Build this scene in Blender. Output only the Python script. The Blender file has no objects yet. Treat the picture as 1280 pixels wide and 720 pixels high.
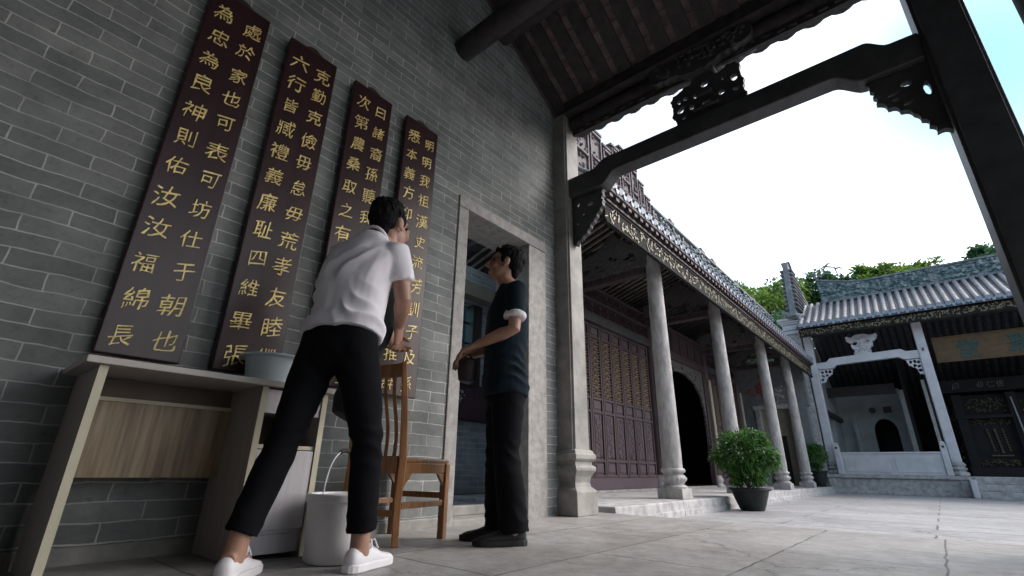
import bpy, bmesh, math, random
from mathutils import Vector, Matrix, noise
R = math.radians
rnd = random.Random(7)
sc = bpy.context.scene
COL = sc.collection
V = Vector

# ------------------------------------------------------------------ camera
cam = bpy.data.cameras.new('camera')
cam.sensor_width = 36.0
cam.lens = 36.0 * 592.554645 / 1280.0
cam.clip_start, cam.clip_end = 0.02, 500.0
yaw, pit, rol = 7.08079181e-01, 3.64795857e-01, 1.69465441e-02
f_ = V((-math.sin(yaw) * math.cos(pit), math.cos(yaw) * math.cos(pit), math.sin(pit)))
r_ = V((math.cos(yaw), math.sin(yaw), 0)); u_ = r_.cross(f_)
r2 = r_ * math.cos(rol) + u_ * math.sin(rol); u2 = u_ * math.cos(rol) - r_ * math.sin(rol)
CAM = V((2.556, 0, .36))
co = bpy.data.objects.new('camera', cam); COL.objects.link(co)
co.matrix_world = Matrix(((r2.x, u2.x, -f_.x, CAM.x), (r2.y, u2.y, -f_.y, CAM.y), (r2.z, u2.z, -f_.z, CAM.z), (0, 0, 0, 1)))
sc.camera = co

# ------------------------------------------------------------------ sky, sun, exposure
SUN_DIR = V((.55, .68, .85)).normalized()          # towards the sun
w = bpy.data.worlds.new('World'); sc.world = w; w.use_nodes = True
nt = w.node_tree; nt.nodes.clear()
sky = nt.nodes.new('ShaderNodeTexSky'); sky.sky_type = 'NISHITA'; sky.sun_disc = False
sky.sun_elevation = math.asin(SUN_DIR.z); sky.sun_rotation = math.atan2(SUN_DIR.x, SUN_DIR.y)
sky.air_density = 1.0; sky.dust_density = 4.5; sky.ozone_density = 1.5
tcw = nt.nodes.new('ShaderNodeTexCoord'); dot = nt.nodes.new('ShaderNodeVectorMath'); dot.operation = 'DOT_PRODUCT'; dot.inputs[1].default_value = V((.232, .797, .557)).normalized()
def wmap(lo, hi, a, b):                                   # hazy white sky with one clearer, deeper blue patch
    n = nt.nodes.new('ShaderNodeMapRange'); n.interpolation_type = 'SMOOTHSTEP'
    n.inputs['From Min'].default_value = lo; n.inputs['From Max'].default_value = hi; n.inputs['To Min'].default_value = a; n.inputs['To Max'].default_value = b
    nt.links.new(dot.outputs['Value'], n.inputs[0]); return n
nt.links.new(tcw.outputs['Generated'], dot.inputs[0])
mrw = wmap(.93, 1.0, .75, 1.1); mrv = wmap(.935, 1.006, .0, 1.0)
sxyz = nt.nodes.new('ShaderNodeSeparateXYZ'); mrz = nt.nodes.new('ShaderNodeMapRange'); mrz.inputs['From Min'].default_value = .25; mrz.inputs['From Max'].default_value = .64; mrz.inputs['To Min'].default_value = 2.1; mrz.inputs['To Max'].default_value = 1.5
nt.links.new(tcw.outputs['Generated'], sxyz.inputs[0]); nt.links.new(sxyz.outputs['Z'], mrz.inputs[0])   # milky haze towards the horizon
mxw = nt.nodes.new('ShaderNodeMixRGB'); mxw.blend_type = 'MULTIPLY'; mxw.inputs[0].default_value = 1; rmp = nt.nodes.new('ShaderNodeValToRGB'); e_ = rmp.color_ramp.elements; e_[0].color = (1, 1, 1, 1); e_[1].color = (.085, .19, .235, 1)
for p_, c_ in ((.25, (.84, .90, .925, 1)), (.6, (.46, .62, .68, 1))): q_ = e_.new(p_); q_.color = c_
hs = nt.nodes.new('ShaderNodeHueSaturation'); hs.inputs['Hue'].default_value = .475
bg = nt.nodes.new('ShaderNodeBackground'); bg.inputs[1].default_value = .13
out = nt.nodes.new('ShaderNodeOutputWorld')
nt.links.new(mrw.outputs[0], hs.inputs['Saturation']); nt.links.new(mrz.outputs[0], hs.inputs['Value']); nt.links.new(mrv.outputs[0], rmp.inputs[0]); nt.links.new(rmp.outputs[0], mxw.inputs[2]); nt.links.new(hs.outputs[0], mxw.inputs[1]); nt.links.new(sky.outputs[0], hs.inputs['Color']); nt.links.new(mxw.outputs[0], bg.inputs[0]); nt.links.new(bg.outputs[0], out.inputs[0])
sl = bpy.data.lights.new('sun', 'SUN'); sl.energy = .65; sl.angle = R(36); sl.color = (1, .985, .965)
so = bpy.data.objects.new('sun', sl); COL.objects.link(so); so.rotation_euler = (-SUN_DIR).to_track_quat('-Z', 'Y').to_euler()
sc.view_settings.view_transform = 'Standard'; sc.view_settings.look = 'None'
sc.view_settings.gamma = 1; sc.view_settings.use_curve_mapping = False
sc.view_settings.exposure = .85
sc.cycles.max_bounces = 10; sc.cycles.diffuse_bounces = 7
try:
    sc.cycles.use_denoising = True
except Exception:
    pass

# ------------------------------------------------------------------ materials
def mat(name, base=(.5, .5, .5), rough=.6, metal=0., var=.15, scale=8., bump=.0, bscale=60., col2=None, spec=.5, stretch=None, detail=6., coat=0., ramp=(.35, .65), sss=0.):
    m = bpy.data.materials.new(name); m.use_nodes = True
    t = m.node_tree; b = t.nodes['Principled BSDF']; L = t.links
    tc = t.nodes.new('ShaderNodeTexCoord'); mp = t.nodes.new('ShaderNodeMapping')
    if stretch: mp.inputs['Scale'].default_value = stretch
    L.new(tc.outputs['Object'], mp.inputs['Vector'])
    n = t.nodes.new('ShaderNodeTexNoise'); n.inputs['Scale'].default_value = scale; n.inputs['Detail'].default_value = detail; n.inputs['Roughness'].default_value = .6
    L.new(mp.outputs[0], n.inputs['Vector'])
    cr = t.nodes.new('ShaderNodeValToRGB')
    c2 = col2 or tuple(max(0, c * (1 + var)) for c in base)
    c1 = base if col2 else tuple(c * (1 - var) for c in base)
    cr.color_ramp.elements[0].position, cr.color_ramp.elements[1].position = ramp
    cr.color_ramp.elements[0].color = (*c1, 1); cr.color_ramp.elements[1].color = (*c2, 1)
    L.new(n.outputs['Fac'], cr.inputs[0]); L.new(cr.outputs[0], b.inputs['Base Color'])
    b.inputs['Roughness'].default_value = rough; b.inputs['Metallic'].default_value = metal
    b.inputs['Specular IOR Level'].default_value = spec
    b.inputs['Coat Weight'].default_value = coat
    if sss: b.inputs['Subsurface Weight'].default_value = sss; b.inputs['Subsurface Radius'].default_value = (.02, .008, .004)
    if bump:
        n2 = t.nodes.new('ShaderNodeTexNoise'); n2.inputs['Scale'].default_value = bscale; n2.inputs['Detail'].default_value = 5
        L.new(mp.outputs[0], n2.inputs['Vector'])
        bp = t.nodes.new('ShaderNodeBump'); bp.inputs['Strength'].default_value = bump; bp.inputs['Distance'].default_value = .01
        L.new(n2.outputs['Fac'], bp.inputs['Height']); L.new(bp.outputs[0], b.inputs['Normal'])
    return m

def brickmat(name, c1, c2, mortar, bw, rh, ms, axis='yz', stain=.35, bump=.5, rough=.85):
    m = bpy.data.materials.new(name); m.use_nodes = True
    t = m.node_tree; b = t.nodes['Principled BSDF']; L = t.links
    tc = t.nodes.new('ShaderNodeTexCoord'); sp = t.nodes.new('ShaderNodeSeparateXYZ'); cb = t.nodes.new('ShaderNodeCombineXYZ')
    L.new(tc.outputs['Object'], sp.inputs[0])
    L.new(sp.outputs['xyz'.index(axis[0])], cb.inputs[0]); L.new(sp.outputs['xyz'.index(axis[1])], cb.inputs[1])
    nz = t.nodes.new('ShaderNodeTexNoise'); nz.inputs['Scale'].default_value = 5.; nz.inputs['Detail'].default_value = 3
    L.new(cb.outputs[0], nz.inputs['Vector'])
    mx = t.nodes.new('ShaderNodeMixRGB'); mx.blend_type = 'LINEAR_LIGHT'; mx.inputs[0].default_value = .016
    L.new(cb.outputs[0], mx.inputs[1]); L.new(nz.outputs['Color'], mx.inputs[2])
    br = t.nodes.new('ShaderNodeTexBrick'); br.inputs['Scale'].default_value = 1
    br.inputs['Brick Width'].default_value = bw; br.inputs['Row Height'].default_value = rh; br.inputs['Mortar Size'].default_value = ms
    br.inputs['Mortar Smooth'].default_value = .35; br.inputs['Bias'].default_value = 0
    br.inputs['Color1'].default_value = (*c1, 1); br.inputs['Color2'].default_value = (*c2, 1); br.inputs['Mortar'].default_value = (*mortar, 1)
    L.new(mx.outputs[0], br.inputs['Vector'])
    n = t.nodes.new('ShaderNodeTexNoise'); n.inputs['Scale'].default_value = 2.2; n.inputs['Detail'].default_value = 9; n.inputs['Roughness'].default_value = .7
    L.new(cb.outputs[0], n.inputs['Vector'])
    cr = t.nodes.new('ShaderNodeValToRGB'); cr.color_ramp.elements[0].position = .3; cr.color_ramp.elements[1].position = .7
    cr.color_ramp.elements[0].color = (1 - stain,) * 3 + (1,); cr.color_ramp.elements[1].color = (1 + stain * .35, 1 + stain * .33, 1 + stain * .3, 1)
    L.new(n.outputs['Fac'], cr.inputs[0])
    mu = t.nodes.new('ShaderNodeMixRGB'); mu.blend_type = 'MULTIPLY'; mu.inputs[0].default_value = 1
    nf = t.nodes.new('ShaderNodeTexNoise'); nf.inputs['Scale'].default_value = 3.2; nf.inputs['Detail'].default_value = 5; L.new(cb.outputs[0], nf.inputs['Vector'])
    mf = t.nodes.new('ShaderNodeMapRange'); mf.inputs['From Min'].default_value = .38; mf.inputs['From Max'].default_value = .55; mf.inputs['To Min'].default_value = .5; L.new(nf.outputs['Fac'], mf.inputs[0])
    fm = t.nodes.new('ShaderNodeMath'); fm.operation = 'MULTIPLY'; L.new(br.outputs['Fac'], fm.inputs[0]); L.new(mf.outputs[0], fm.inputs[1])     # mortar lost here and there
    b2 = t.nodes.new('ShaderNodeTexBrick'); b2.inputs['Scale'].default_value = 1
    for k_, v_ in (('Brick Width', bw), ('Row Height', rh), ('Mortar Size', 0), ('Bias', 0)): b2.inputs[k_].default_value = v_
    b2.inputs['Color1'].default_value = (*c1, 1); b2.inputs['Color2'].default_value = (*c2, 1); b2.inputs['Mortar'].default_value = (*c1, 1); L.new(mx.outputs[0], b2.inputs['Vector'])
    mm = t.nodes.new('ShaderNodeMixRGB'); mm.inputs[2].default_value = (*mortar, 1); L.new(fm.outputs[0], mm.inputs[0]); L.new(b2.outputs['Color'], mm.inputs[1])
    L.new(mm.outputs[0], mu.inputs[1]); L.new(cr.outputs[0], mu.inputs[2])
    ns = t.nodes.new('ShaderNodeTexNoise'); ns.inputs['Scale'].default_value = 26; ns.inputs['Detail'].default_value = 8; ns.inputs['Roughness'].default_value = .75; L.new(cb.outputs[0], ns.inputs['Vector'])
    rs_ = t.nodes.new('ShaderNodeValToRGB'); rs_.color_ramp.elements[0].position = .26; rs_.color_ramp.elements[1].position = .46; rs_.color_ramp.elements[0].color = (.45, .45, .45, 1); L.new(ns.outputs['Fac'], rs_.inputs[0])
    mu0 = mu; mu = t.nodes.new('ShaderNodeMixRGB'); mu.blend_type = 'MULTIPLY'; mu.inputs[0].default_value = .8; L.new(mu0.outputs[0], mu.inputs[1]); L.new(rs_.outputs[0], mu.inputs[2])
    L.new(mu.outputs[0], b.inputs['Base Color'])
    b.inputs['Roughness'].default_value = rough; b.inputs['Specular IOR Level'].default_value = .3
    inv = t.nodes.new('ShaderNodeMath'); inv.operation = 'SUBTRACT'; inv.inputs[0].default_value = 1
    L.new(br.outputs['Fac'], inv.inputs[1])
    n3 = t.nodes.new('ShaderNodeTexNoise'); n3.inputs['Scale'].default_value = 45; n3.inputs['Detail'].default_value = 6
    L.new(cb.outputs[0], n3.inputs['Vector'])
    ad = t.nodes.new('ShaderNodeMath'); ad.operation = 'MULTIPLY_ADD'; ad.inputs[1].default_value = .35
    L.new(n3.outputs['Fac'], ad.inputs[0]); L.new(inv.outputs[0], ad.inputs[2])
    bp = t.nodes.new('ShaderNodeBump'); bp.inputs['Strength'].default_value = bump; bp.inputs['Distance'].default_value = .006
    L.new(ad.outputs[0], bp.inputs['Height']); L.new(bp.outputs[0], b.inputs['Normal'])
    return m

def slabmat(name, c1, c2, joint, bw, rh, ms, axis='xy', dirt=(.5, .47, .42), dirt_amt=.5, rough=(.45, .75), nscale=1.3):
    m = brickmat(name, c1, c2, joint, bw, rh, ms, axis, stain=.22, bump=.3)
    t = m.node_tree; b = t.nodes['Principled BSDF']; L = t.links
    tc = t.nodes.new('ShaderNodeTexCoord')
    n = t.nodes.new('ShaderNodeTexNoise'); n.inputs['Scale'].default_value = nscale; n.inputs['Detail'].default_value = 12; n.inputs['Roughness'].default_value = .72; n.inputs['Distortion'].default_value = .6
    L.new(tc.outputs['Object'], n.inputs['Vector'])
    cr = t.nodes.new('ShaderNodeValToRGB'); cr.color_ramp.elements[0].position = .42; cr.color_ramp.elements[1].position = .68
    cr.color_ramp.elements[0].color = (0, 0, 0, 1); cr.color_ramp.elements[1].color = (dirt_amt,) * 3 + (1,)
    L.new(n.outputs['Fac'], cr.inputs[0])
    old = b.inputs['Base Color'].links[0].from_socket
    mu = t.nodes.new('ShaderNodeMixRGB'); mu.blend_type = 'MULTIPLY'
    mu.inputs[2].default_value = (*dirt, 1)
    L.new(cr.outputs[0], mu.inputs[0]); L.new(old, mu.inputs[1]); L.new(mu.outputs[0], b.inputs['Base Color'])
    n9 = t.nodes.new('ShaderNodeTexNoise'); n9.inputs['Scale'].default_value = 9; n9.inputs['Detail'].default_value = 10; n9.inputs['Roughness'].default_value = .78; L.new(tc.outputs['Object'], n9.inputs['Vector'])
    r9 = t.nodes.new('ShaderNodeValToRGB'); r9.color_ramp.elements[0].position = .34; r9.color_ramp.elements[1].position = .62; r9.color_ramp.elements[0].color = (.58, .55, .52, 1); r9.color_ramp.elements[1].color = (1.06, 1.06, 1.06, 1); L.new(n9.outputs['Fac'], r9.inputs[0])
    m9 = t.nodes.new('ShaderNodeMixRGB'); m9.blend_type = 'MULTIPLY'; m9.inputs[0].default_value = .75; L.new(mu.outputs[0], m9.inputs[1]); L.new(r9.outputs[0], m9.inputs[2])
    vo = t.nodes.new('ShaderNodeTexVoronoi'); vo.feature = 'DISTANCE_TO_EDGE'; vo.inputs['Scale'].default_value = .55
    wv = t.nodes.new('ShaderNodeMixRGB'); wv.blend_type = 'LINEAR_LIGHT'; wv.inputs[0].default_value = .3; L.new(tc.outputs['Object'], wv.inputs[1]); L.new(n.outputs['Color'], wv.inputs[2]); L.new(wv.outputs[0], vo.inputs['Vector'])
    rc = t.nodes.new('ShaderNodeMapRange'); rc.inputs['From Min'].default_value = .0015; rc.inputs['From Max'].default_value = .004; rc.inputs['To Min'].default_value = .35; L.new(vo.outputs['Distance'], rc.inputs[0])
    mc = t.nodes.new('ShaderNodeMixRGB'); mc.blend_type = 'MULTIPLY'; mc.inputs[0].default_value = .8; L.new(m9.outputs[0], mc.inputs[1]); L.new(rc.outputs[0], mc.inputs[2]); L.new(mc.outputs[0], b.inputs['Base Color'])
    mr = t.nodes.new('ShaderNodeMapRange'); mr.inputs['To Min'].default_value, mr.inputs['To Max'].default_value = rough
    L.new(n.outputs['Fac'], mr.inputs[0]); L.new(mr.outputs[0], b.inputs['Roughness'])
    return m

M = {}
M['brick'] = brickmat('grey_brick', (.165, .183, .184), (.24, .26, .258), (.52, .525, .52), .268, .0707, .0038, stain=.5, bump=.7)
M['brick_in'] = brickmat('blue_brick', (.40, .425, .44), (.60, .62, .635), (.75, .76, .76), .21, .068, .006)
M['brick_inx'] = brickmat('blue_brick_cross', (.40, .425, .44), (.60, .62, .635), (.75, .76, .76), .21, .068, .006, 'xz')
M['plaster'] = mat('grey_plaster', (.34, .36, .37), .85, var=.12, scale=3, bump=.2)
M['stone'] = mat('granite', (.24, .235, .22), .7, var=.28, scale=5, bump=.35, bscale=120, detail=10)
M['stone_lt'] = mat('pale_granite', (.36, .355, .36), .7, var=.28, scale=9, bump=.4, bscale=140, detail=10)
M['stone_col'] = mat('column_granite', (.33, .32, .315), .7, var=.3, scale=14, bump=.4, bscale=150, detail=10, stretch=(1, 1, .35))
M['stone_frame'] = mat('frame_granite', (.27, .265, .255), .75, var=.22, scale=16, bump=.5, bscale=120, detail=12)
M['stone_dk'] = mat('dark_granite', (.04, .042, .045), .55, var=.3, scale=7, bump=.3, bscale=90)  # granite of porch lintel and right pillar, with their shade in the colour
M['floor'] = slabmat('porch_slabs', (.385, .385, .385), (.46, .46, .46), (.11, .105, .1), 1.45, .62, .006, 'yx', dirt=(.64, .60, .56), dirt_amt=.9, rough=(.34, .6), nscale=1.1)
M['court'] = slabmat('courtyard_slabs', (.41, .415, .43), (.485, .49, .50), (.14, .14, .145), 2.4, .58, .011, 'xy', dirt=(.66, .66, .7), dirt_amt=.7, rough=(.35, .7), nscale=.8)
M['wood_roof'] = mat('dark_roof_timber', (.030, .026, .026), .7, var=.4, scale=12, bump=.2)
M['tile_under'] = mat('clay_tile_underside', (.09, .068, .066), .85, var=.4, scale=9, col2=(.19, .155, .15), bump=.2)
M['tile_tan'] = mat('tan_tile_underside', (.62, .50, .42), .85, var=.25, scale=12)
M['board'] = mat('dark_red_lacquer', (.026, .009, .011), .34, var=.3, scale=3, stretch=(1, 6, .6), spec=.4)
M['gold'] = mat('gold_leaf', (.80, .64, .26), .5, metal=.15, var=.25, scale=40)
M['laminate'] = mat('grey_laminate', (.30, .275, .255), .45, var=.1, scale=6, stretch=(8, 8, .5))
M['lam_top'] = mat('pale_laminate', (.40, .37, .345), .4, var=.06, scale=6, stretch=(8, .8, 8))
M['lam_edge'] = mat('cream_edge_band', (.52, .49, .37), .5, var=.05)
M['lam_wood'] = mat('walnut_laminate', (.19, .135, .075), .45, scale=5, col2=(.36, .275, .165), stretch=(1, 5.5, .35), ramp=(.4, .62), detail=3)
M['lam_white'] = mat('white_ash_laminate', (.50, .49, .52), .4, var=.07, scale=6, stretch=(8, 8, .5))
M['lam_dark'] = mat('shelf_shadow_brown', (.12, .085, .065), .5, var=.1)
M['plastic_blue'] = mat('pale_blue_plastic', (.58, .70, .76), .35, var=.04, sss=.0)
M['plastic_white'] = mat('white_plastic', (.72, .72, .75), .38, var=.03)
M['chair'] = mat('orange_brown_wood', (.20, .085, .03), .38, scale=7, col2=(.34, .155, .055), stretch=(6, 6, .8), coat=.3)
M['steel'] = mat('steel', (.5, .5, .52), .3, metal=.9, var=.1)
M['skin'] = mat('skin', (.36, .20, .14), .5, var=.12, scale=14, bump=.05, bscale=200, sss=.15)
M['hair'] = mat('black_hair', (.006, .0055, .006), .7, spec=.12, var=.4, scale=30, bump=.4, bscale=160)
M['tee_white'] = mat('white_cotton', (.76, .74, .80), .9, var=.05, scale=5, bump=.12, bscale=400)
M['tee_teal'] = mat('dark_teal_cotton', (.005, .014, .022), .9, spec=.2, var=.2, scale=5, bump=.1, bscale=400)
M['cuff'] = mat('white_cuff', (.66, .64, .66), .9, var=.1, scale=30)
M['trouser'] = mat('black_cotton', (.0055, .006, .008), .9, spec=.12, var=.25, scale=6, bump=.1, bscale=400)
M['black_shoe'] = mat('black_suede', (.010, .010, .012), .75, var=.3)
M['black_bag'] = mat('black_nylon', (.012, .012, .014), .7, var=.3)
M['maroon_bag'] = mat('dark_maroon_leather', (.022, .012, .014), .55, var=.3)
M['white_shoe'] = mat('white_leather', (.74, .73, .76), .5, var=.04, bump=.06, bscale=120)
M['eye'] = mat('dark_eye', (.02, .015, .012), .2, var=.1)
M['lens'] = mat('spectacle_lens', (.55, .6, .62), .05, metal=.8, var=.02)
M['pot'] = mat('dark_green_glaze', (.012, .018, .017), .5, var=.3, spec=.3)
M['soil'] = mat('soil', (.05, .035, .025), .95, var=.3, scale=40, bump=.6)
M['bark'] = mat('bark', (.16, .12, .085), .9, var=.3, scale=20, bump=.5)
M['leaf'] = mat('ficus_leaf', (.03, .10, .018), .42, scale=5, col2=(.085, .21, .04), ramp=(.4, .6))
M['tree_leaf'] = mat('tree_leaf', (.09, .18, .035), .6, scale=.7, col2=(.22, .34, .06), ramp=(.4, .6))
M['tree_leaf2'] = mat('blue_green_leaf', (.04, .12, .06), .6, scale=.7, col2=(.1, .2, .08), ramp=(.4, .6))
M['door_wood'] = mat('purple_brown_timber', (.046, .027, .031), .6, var=.3, scale=5, stretch=(3, 3, .5))
M['door_board'] = mat('purple_board', (.062, .043, .056), .5, var=.12, scale=3)
M['carving'] = mat('tan_carving', (.16, .11, .075), .7, var=.3, scale=30)
M['carve_grey'] = mat('dusty_carving', (.075, .07, .068), .75, var=.4, scale=25)
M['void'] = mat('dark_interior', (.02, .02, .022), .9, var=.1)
M['tile_roof'] = mat('grey_roof_tile', (.21, .21, .23), .6, var=.25, scale=7, bump=.3)
M['tile_pan'] = mat('dark_pan_tile', (.085, .088, .1), .7, var=.35, scale=9)
M['tile_end'] = mat('glazed_tile_end', (.30, .34, .40), .35, var=.25, scale=20, col2=(.14, .2, .3))
M['ceramic'] = mat('ridge_ceramic', (.045, .085, .10), .55, scale=9, col2=(.28, .34, .36), ramp=(.45, .66), bump=.5, bscale=30)
M['ceramic_r'] = mat('red_brown_brickwork', (.068, .056, .062), .75, scale=8, col2=(.125, .105, .115), ramp=(.4, .6), bump=.4, bscale=40)
M['grey_cap'] = mat('grey_coping', (.15, .165, .18), .75, var=.3, scale=6)
M['fascia'] = mat('black_lacquer_fascia', (.022, .021, .021), .85, spec=.15, var=.3)
M['gilt'] = mat('dull_gilt', (.19, .165, .10), .5, metal=.2, var=.4, scale=60)
M['gilt_dim'] = mat('dim_gilt', (.13, .105, .05), .5, metal=.3, var=.4, scale=60)
M['white_stone'] = mat('white_marble', (.50, .50, .54), .55, var=.1, scale=4, bump=.1)
M['sign'] = mat('old_gold_board', (.085, .046, .014), .55, var=.3, scale=6, stretch=(.6, 1, 3))
M['sign_ink'] = mat('teal_ink', (.006, .05, .05), .5, var=.2)
M['pale_ink'] = mat('silver_ink', (.2, .2, .21), .5, var=.2)
M['fresco'] = mat('faded_fresco', (.13, .15, .16), .8, scale=7, col2=(.2, .2, .2))
M['fresco_r'] = mat('red_fresco', (.30, .05, .05), .8, var=.3)
M['tan'] = mat('tan_plaster', (.30, .27, .21), .85, var=.12)
M['window_wood'] = mat('window_brown', (.05, .028, .024), .5, var=.2)
M['petal'] = mat('white_petal', (.7, .68, .7), .6, var=.1)
M['purple'] = mat('purple_lacquer', (.085, .035, .05), .35, var=.2)
g = bpy.data.materials.new('clear_glass'); g.use_nodes = True
_t = g.node_tree; _o = _t.nodes['Material Output']; _a = _t.nodes.new('ShaderNodeBsdfTransparent'); _a.inputs[0].default_value = (.62, .84, .86, 1)
_g = _t.nodes.new('ShaderNodeBsdfGlossy'); _g.inputs['Roughness'].default_value = .08; _m = _t.nodes.new('ShaderNodeMixShader'); _m.inputs[0].default_value = .12
_t.links.new(_a.outputs[0], _m.inputs[1]); _t.links.new(_g.outputs[0], _m.inputs[2]); _t.links.new(_m.outputs[0], _o.inputs['Surface'])
M['glass'] = g

for k_ in ('leaf', 'tree_leaf', 'tree_leaf2'):
    t_ = M[k_].node_tree; b_ = t_.nodes['Principled BSDF']; o_ = t_.nodes['Material Output']
    tr_ = t_.nodes.new('ShaderNodeBsdfTranslucent'); ms_ = t_.nodes.new('ShaderNodeMixShader'); ms_.inputs[0].default_value = .35
    t_.links.new(b_.inputs['Base Color'].links[0].from_socket, tr_.inputs['Color']); t_.links.new(b_.outputs[0], ms_.inputs[1]); t_.links.new(tr_.outputs[0], ms_.inputs[2]); t_.links.new(ms_.outputs[0], o_.inputs['Surface'])
# ------------------------------------------------------------------ mesh helpers
ORG = {}
class MB:
    def __init__(s): s.v = []; s.f = []
    def add(s, vs, fs):
        n = len(s.v); s.v += [tuple(x) for x in vs]; s.f += [tuple(i + n for i in f) for f in fs]; return s
    def box(s, x0, x1, y0, y1, z0, z1):
        return s.add([(x0, y0, z0), (x1, y0, z0), (x1, y1, z0), (x0, y1, z0), (x0, y0, z1), (x1, y0, z1), (x1, y1, z1), (x0, y1, z1)],
                     [(0, 3, 2, 1), (4, 5, 6, 7), (0, 1, 5, 4), (1, 2, 6, 5), (2, 3, 7, 6), (3, 0, 4, 7)])
    def obox(s, c, ax, ay, az, hx, hy, hz):
        c, ax, ay, az = V(c), V(ax).normalized(), V(ay).normalized(), V(az).normalized()
        vs = [c + ax * (hx * i) + ay * (hy * j) + az * (hz * k) for k in (-1, 1) for i, j in ((-1, -1), (1, -1), (1, 1), (-1, 1))]
        return s.add(vs, [(0, 3, 2, 1), (4, 5, 6, 7), (0, 1, 5, 4), (1, 2, 6, 5), (2, 3, 7, 6), (3, 0, 4, 7)])
    def bar(s, a, b, wd, th, up=(0, 0, 1)):
        a, b = V(a), V(b); d = (b - a); u = V(up)
        sd = d.cross(u)
        if sd.length < 1e-6: sd = d.cross(V((1, 0, 0)))
        sd.normalize(); u = sd.cross(d).normalized()
        return s.obox((a + b) / 2, d, sd, u, d.length / 2, wd / 2, th / 2)
    def prism(s, poly, axis, lo, hi):
        n = len(poly)
        def P(p, h):
            return {'x': (h, p[0], p[1]), 'y': (p[0], h, p[1]), 'z': (p[0], p[1], h)}[axis]
        vs = [P(p, lo) for p in poly] + [P(p, hi) for p in poly]
        fs = [tuple(range(n)), tuple(range(2 * n - 1, n - 1, -1))] + [(i, i + n, (i + 1) % n + n, (i + 1) % n) for i in range(n)]
        return s.add(vs, fs)
    def lathe(s, prof, c=(0, 0, 0), seg=28, flute=None):
        c = V(c); vs = []; fs = []; k = len(prof)
        for j in range(seg):
            a = 2 * math.pi * j / seg
            for i, (r, z) in enumerate(prof):
                rr = r * (1 + (flute[1] * math.cos(a * flute[0]) if flute and flute[2] < z < flute[3] else 0))
                vs.append((c.x + rr * math.cos(a), c.y + rr * math.sin(a), c.z + z))
        for j in range(seg):
            for i in range(k - 1):
                a, b = j * k + i, ((j + 1) % seg) * k + i
                fs.append((a, b, b + 1, a + 1))
        s.add(vs, fs)
        n0 = len(s.v) - seg * k
        s.f.append(tuple(n0 + j * k for j in range(seg))[::-1]); s.f.append(tuple(n0 + j * k + k - 1 for j in range(seg)))
        return s
    def tube(s, pts, rad, ref=(1, 0, 0), seg=12, flat=None, cap=True):
        pts = [V(p) for p in pts]; n = len(pts); vs = []; fs = []
        for i, p in enumerate(pts):
            d = (pts[min(i + 1, n - 1)] - pts[max(i - 1, 0)]).normalized()
            e1 = V(ref) - d * V(ref).dot(d)
            if e1.length < 1e-4: e1 = d.orthogonal()
            e1.normalize(); e2 = d.cross(e1)
            rr = rad[i] if isinstance(rad, list) else rad
            ra, rb = (rr if isinstance(rr, (list, tuple)) else (rr, rr * (flat if flat else 1)))
            for j in range(seg):
                a = 2 * math.pi * j / seg
                vs.append(p + e1 * (ra * math.cos(a)) + e2 * (rb * math.sin(a)))
        for i in range(n - 1):
            for j in range(seg):
                a, b = i * seg + j, i * seg + (j + 1) % seg
                fs.append((a, b, b + seg, a + seg))
        if cap:
            fs.append(tuple(range(seg))[::-1]); fs.append(tuple(range((n - 1) * seg, n * seg)))
        return s.add(vs, fs)
    def ell(s, c, rx, ry, rz, ax=(1, 0, 0), ay=(0, 1, 0), az=(0, 0, 1), nu=14, nv=9):
        c, ax, ay, az = V(c), V(ax), V(ay), V(az); vs = [c - az * rz]; fs = []
        for i in range(1, nv):
            t = -math.pi / 2 + math.pi * i / nv
            for j in range(nu):
                a = 2 * math.pi * j / nu
                vs.append(c + ax * (rx * math.cos(t) * math.cos(a)) + ay * (ry * math.cos(t) * math.sin(a)) + az * (rz * math.sin(t)))
        vs.append(c + az * rz); top = len(vs) - 1
        for j in range(nu):
            fs.append((0, 1 + (j + 1) % nu, 1 + j)); fs.append((top, top - nu + j, top - nu + (j + 1) % nu))
        for i in range(nv - 2):
            for j in range(nu):
                a, b = 1 + i * nu + j, 1 + i * nu + (j + 1) % nu
                fs.append((a, b, b + nu, a + nu))
        return s.add(vs, fs)
    def mesh(s, name):
        me = bpy.data.meshes.new(name); me.from_pydata(s.v, [], s.f); me.validate(); return me

def finish(me, m, smooth=None):
    me.materials.clear(); me.materials.append(M[m] if isinstance(m, str) else m)
    if smooth:
        for p in me.polygons: p.use_smooth = True
        if smooth < 180:
            me.set_sharp_from_angle(angle=R(smooth))

def part(mb, name, m, parent=None, smooth=None, bevel=0, label=None, kind=None, local=False, bseg=2, weld=False):
    me = mb.mesh(name) if isinstance(mb, MB) else mb
    me.name = name
    if not local and parent is not None:
        o0 = ORG.get(parent.name, V((0, 0, 0)))
        if o0.length: me.transform(Matrix.Translation(-o0))
    if isinstance(mb, MB):
        b = bmesh.new(); b.from_mesh(me); bmesh.ops.recalc_face_normals(b, faces=b.faces); b.to_mesh(me); b.free()
    finish(me, m, smooth)
    o = bpy.data.objects.new(name, me); COL.objects.link(o)
    if parent is not None:
        o.parent = parent; ORG[o.name] = ORG.get(parent.name, V((0, 0, 0)))
    if bevel:
        md = o.modifiers.new('bevel', 'BEVEL'); md.width = bevel; md.segments = bseg; md.limit_method = 'ANGLE'; md.angle_limit = R(40)
    if label: o['label'] = label
    if kind: o['kind'] = kind
    return o

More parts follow.
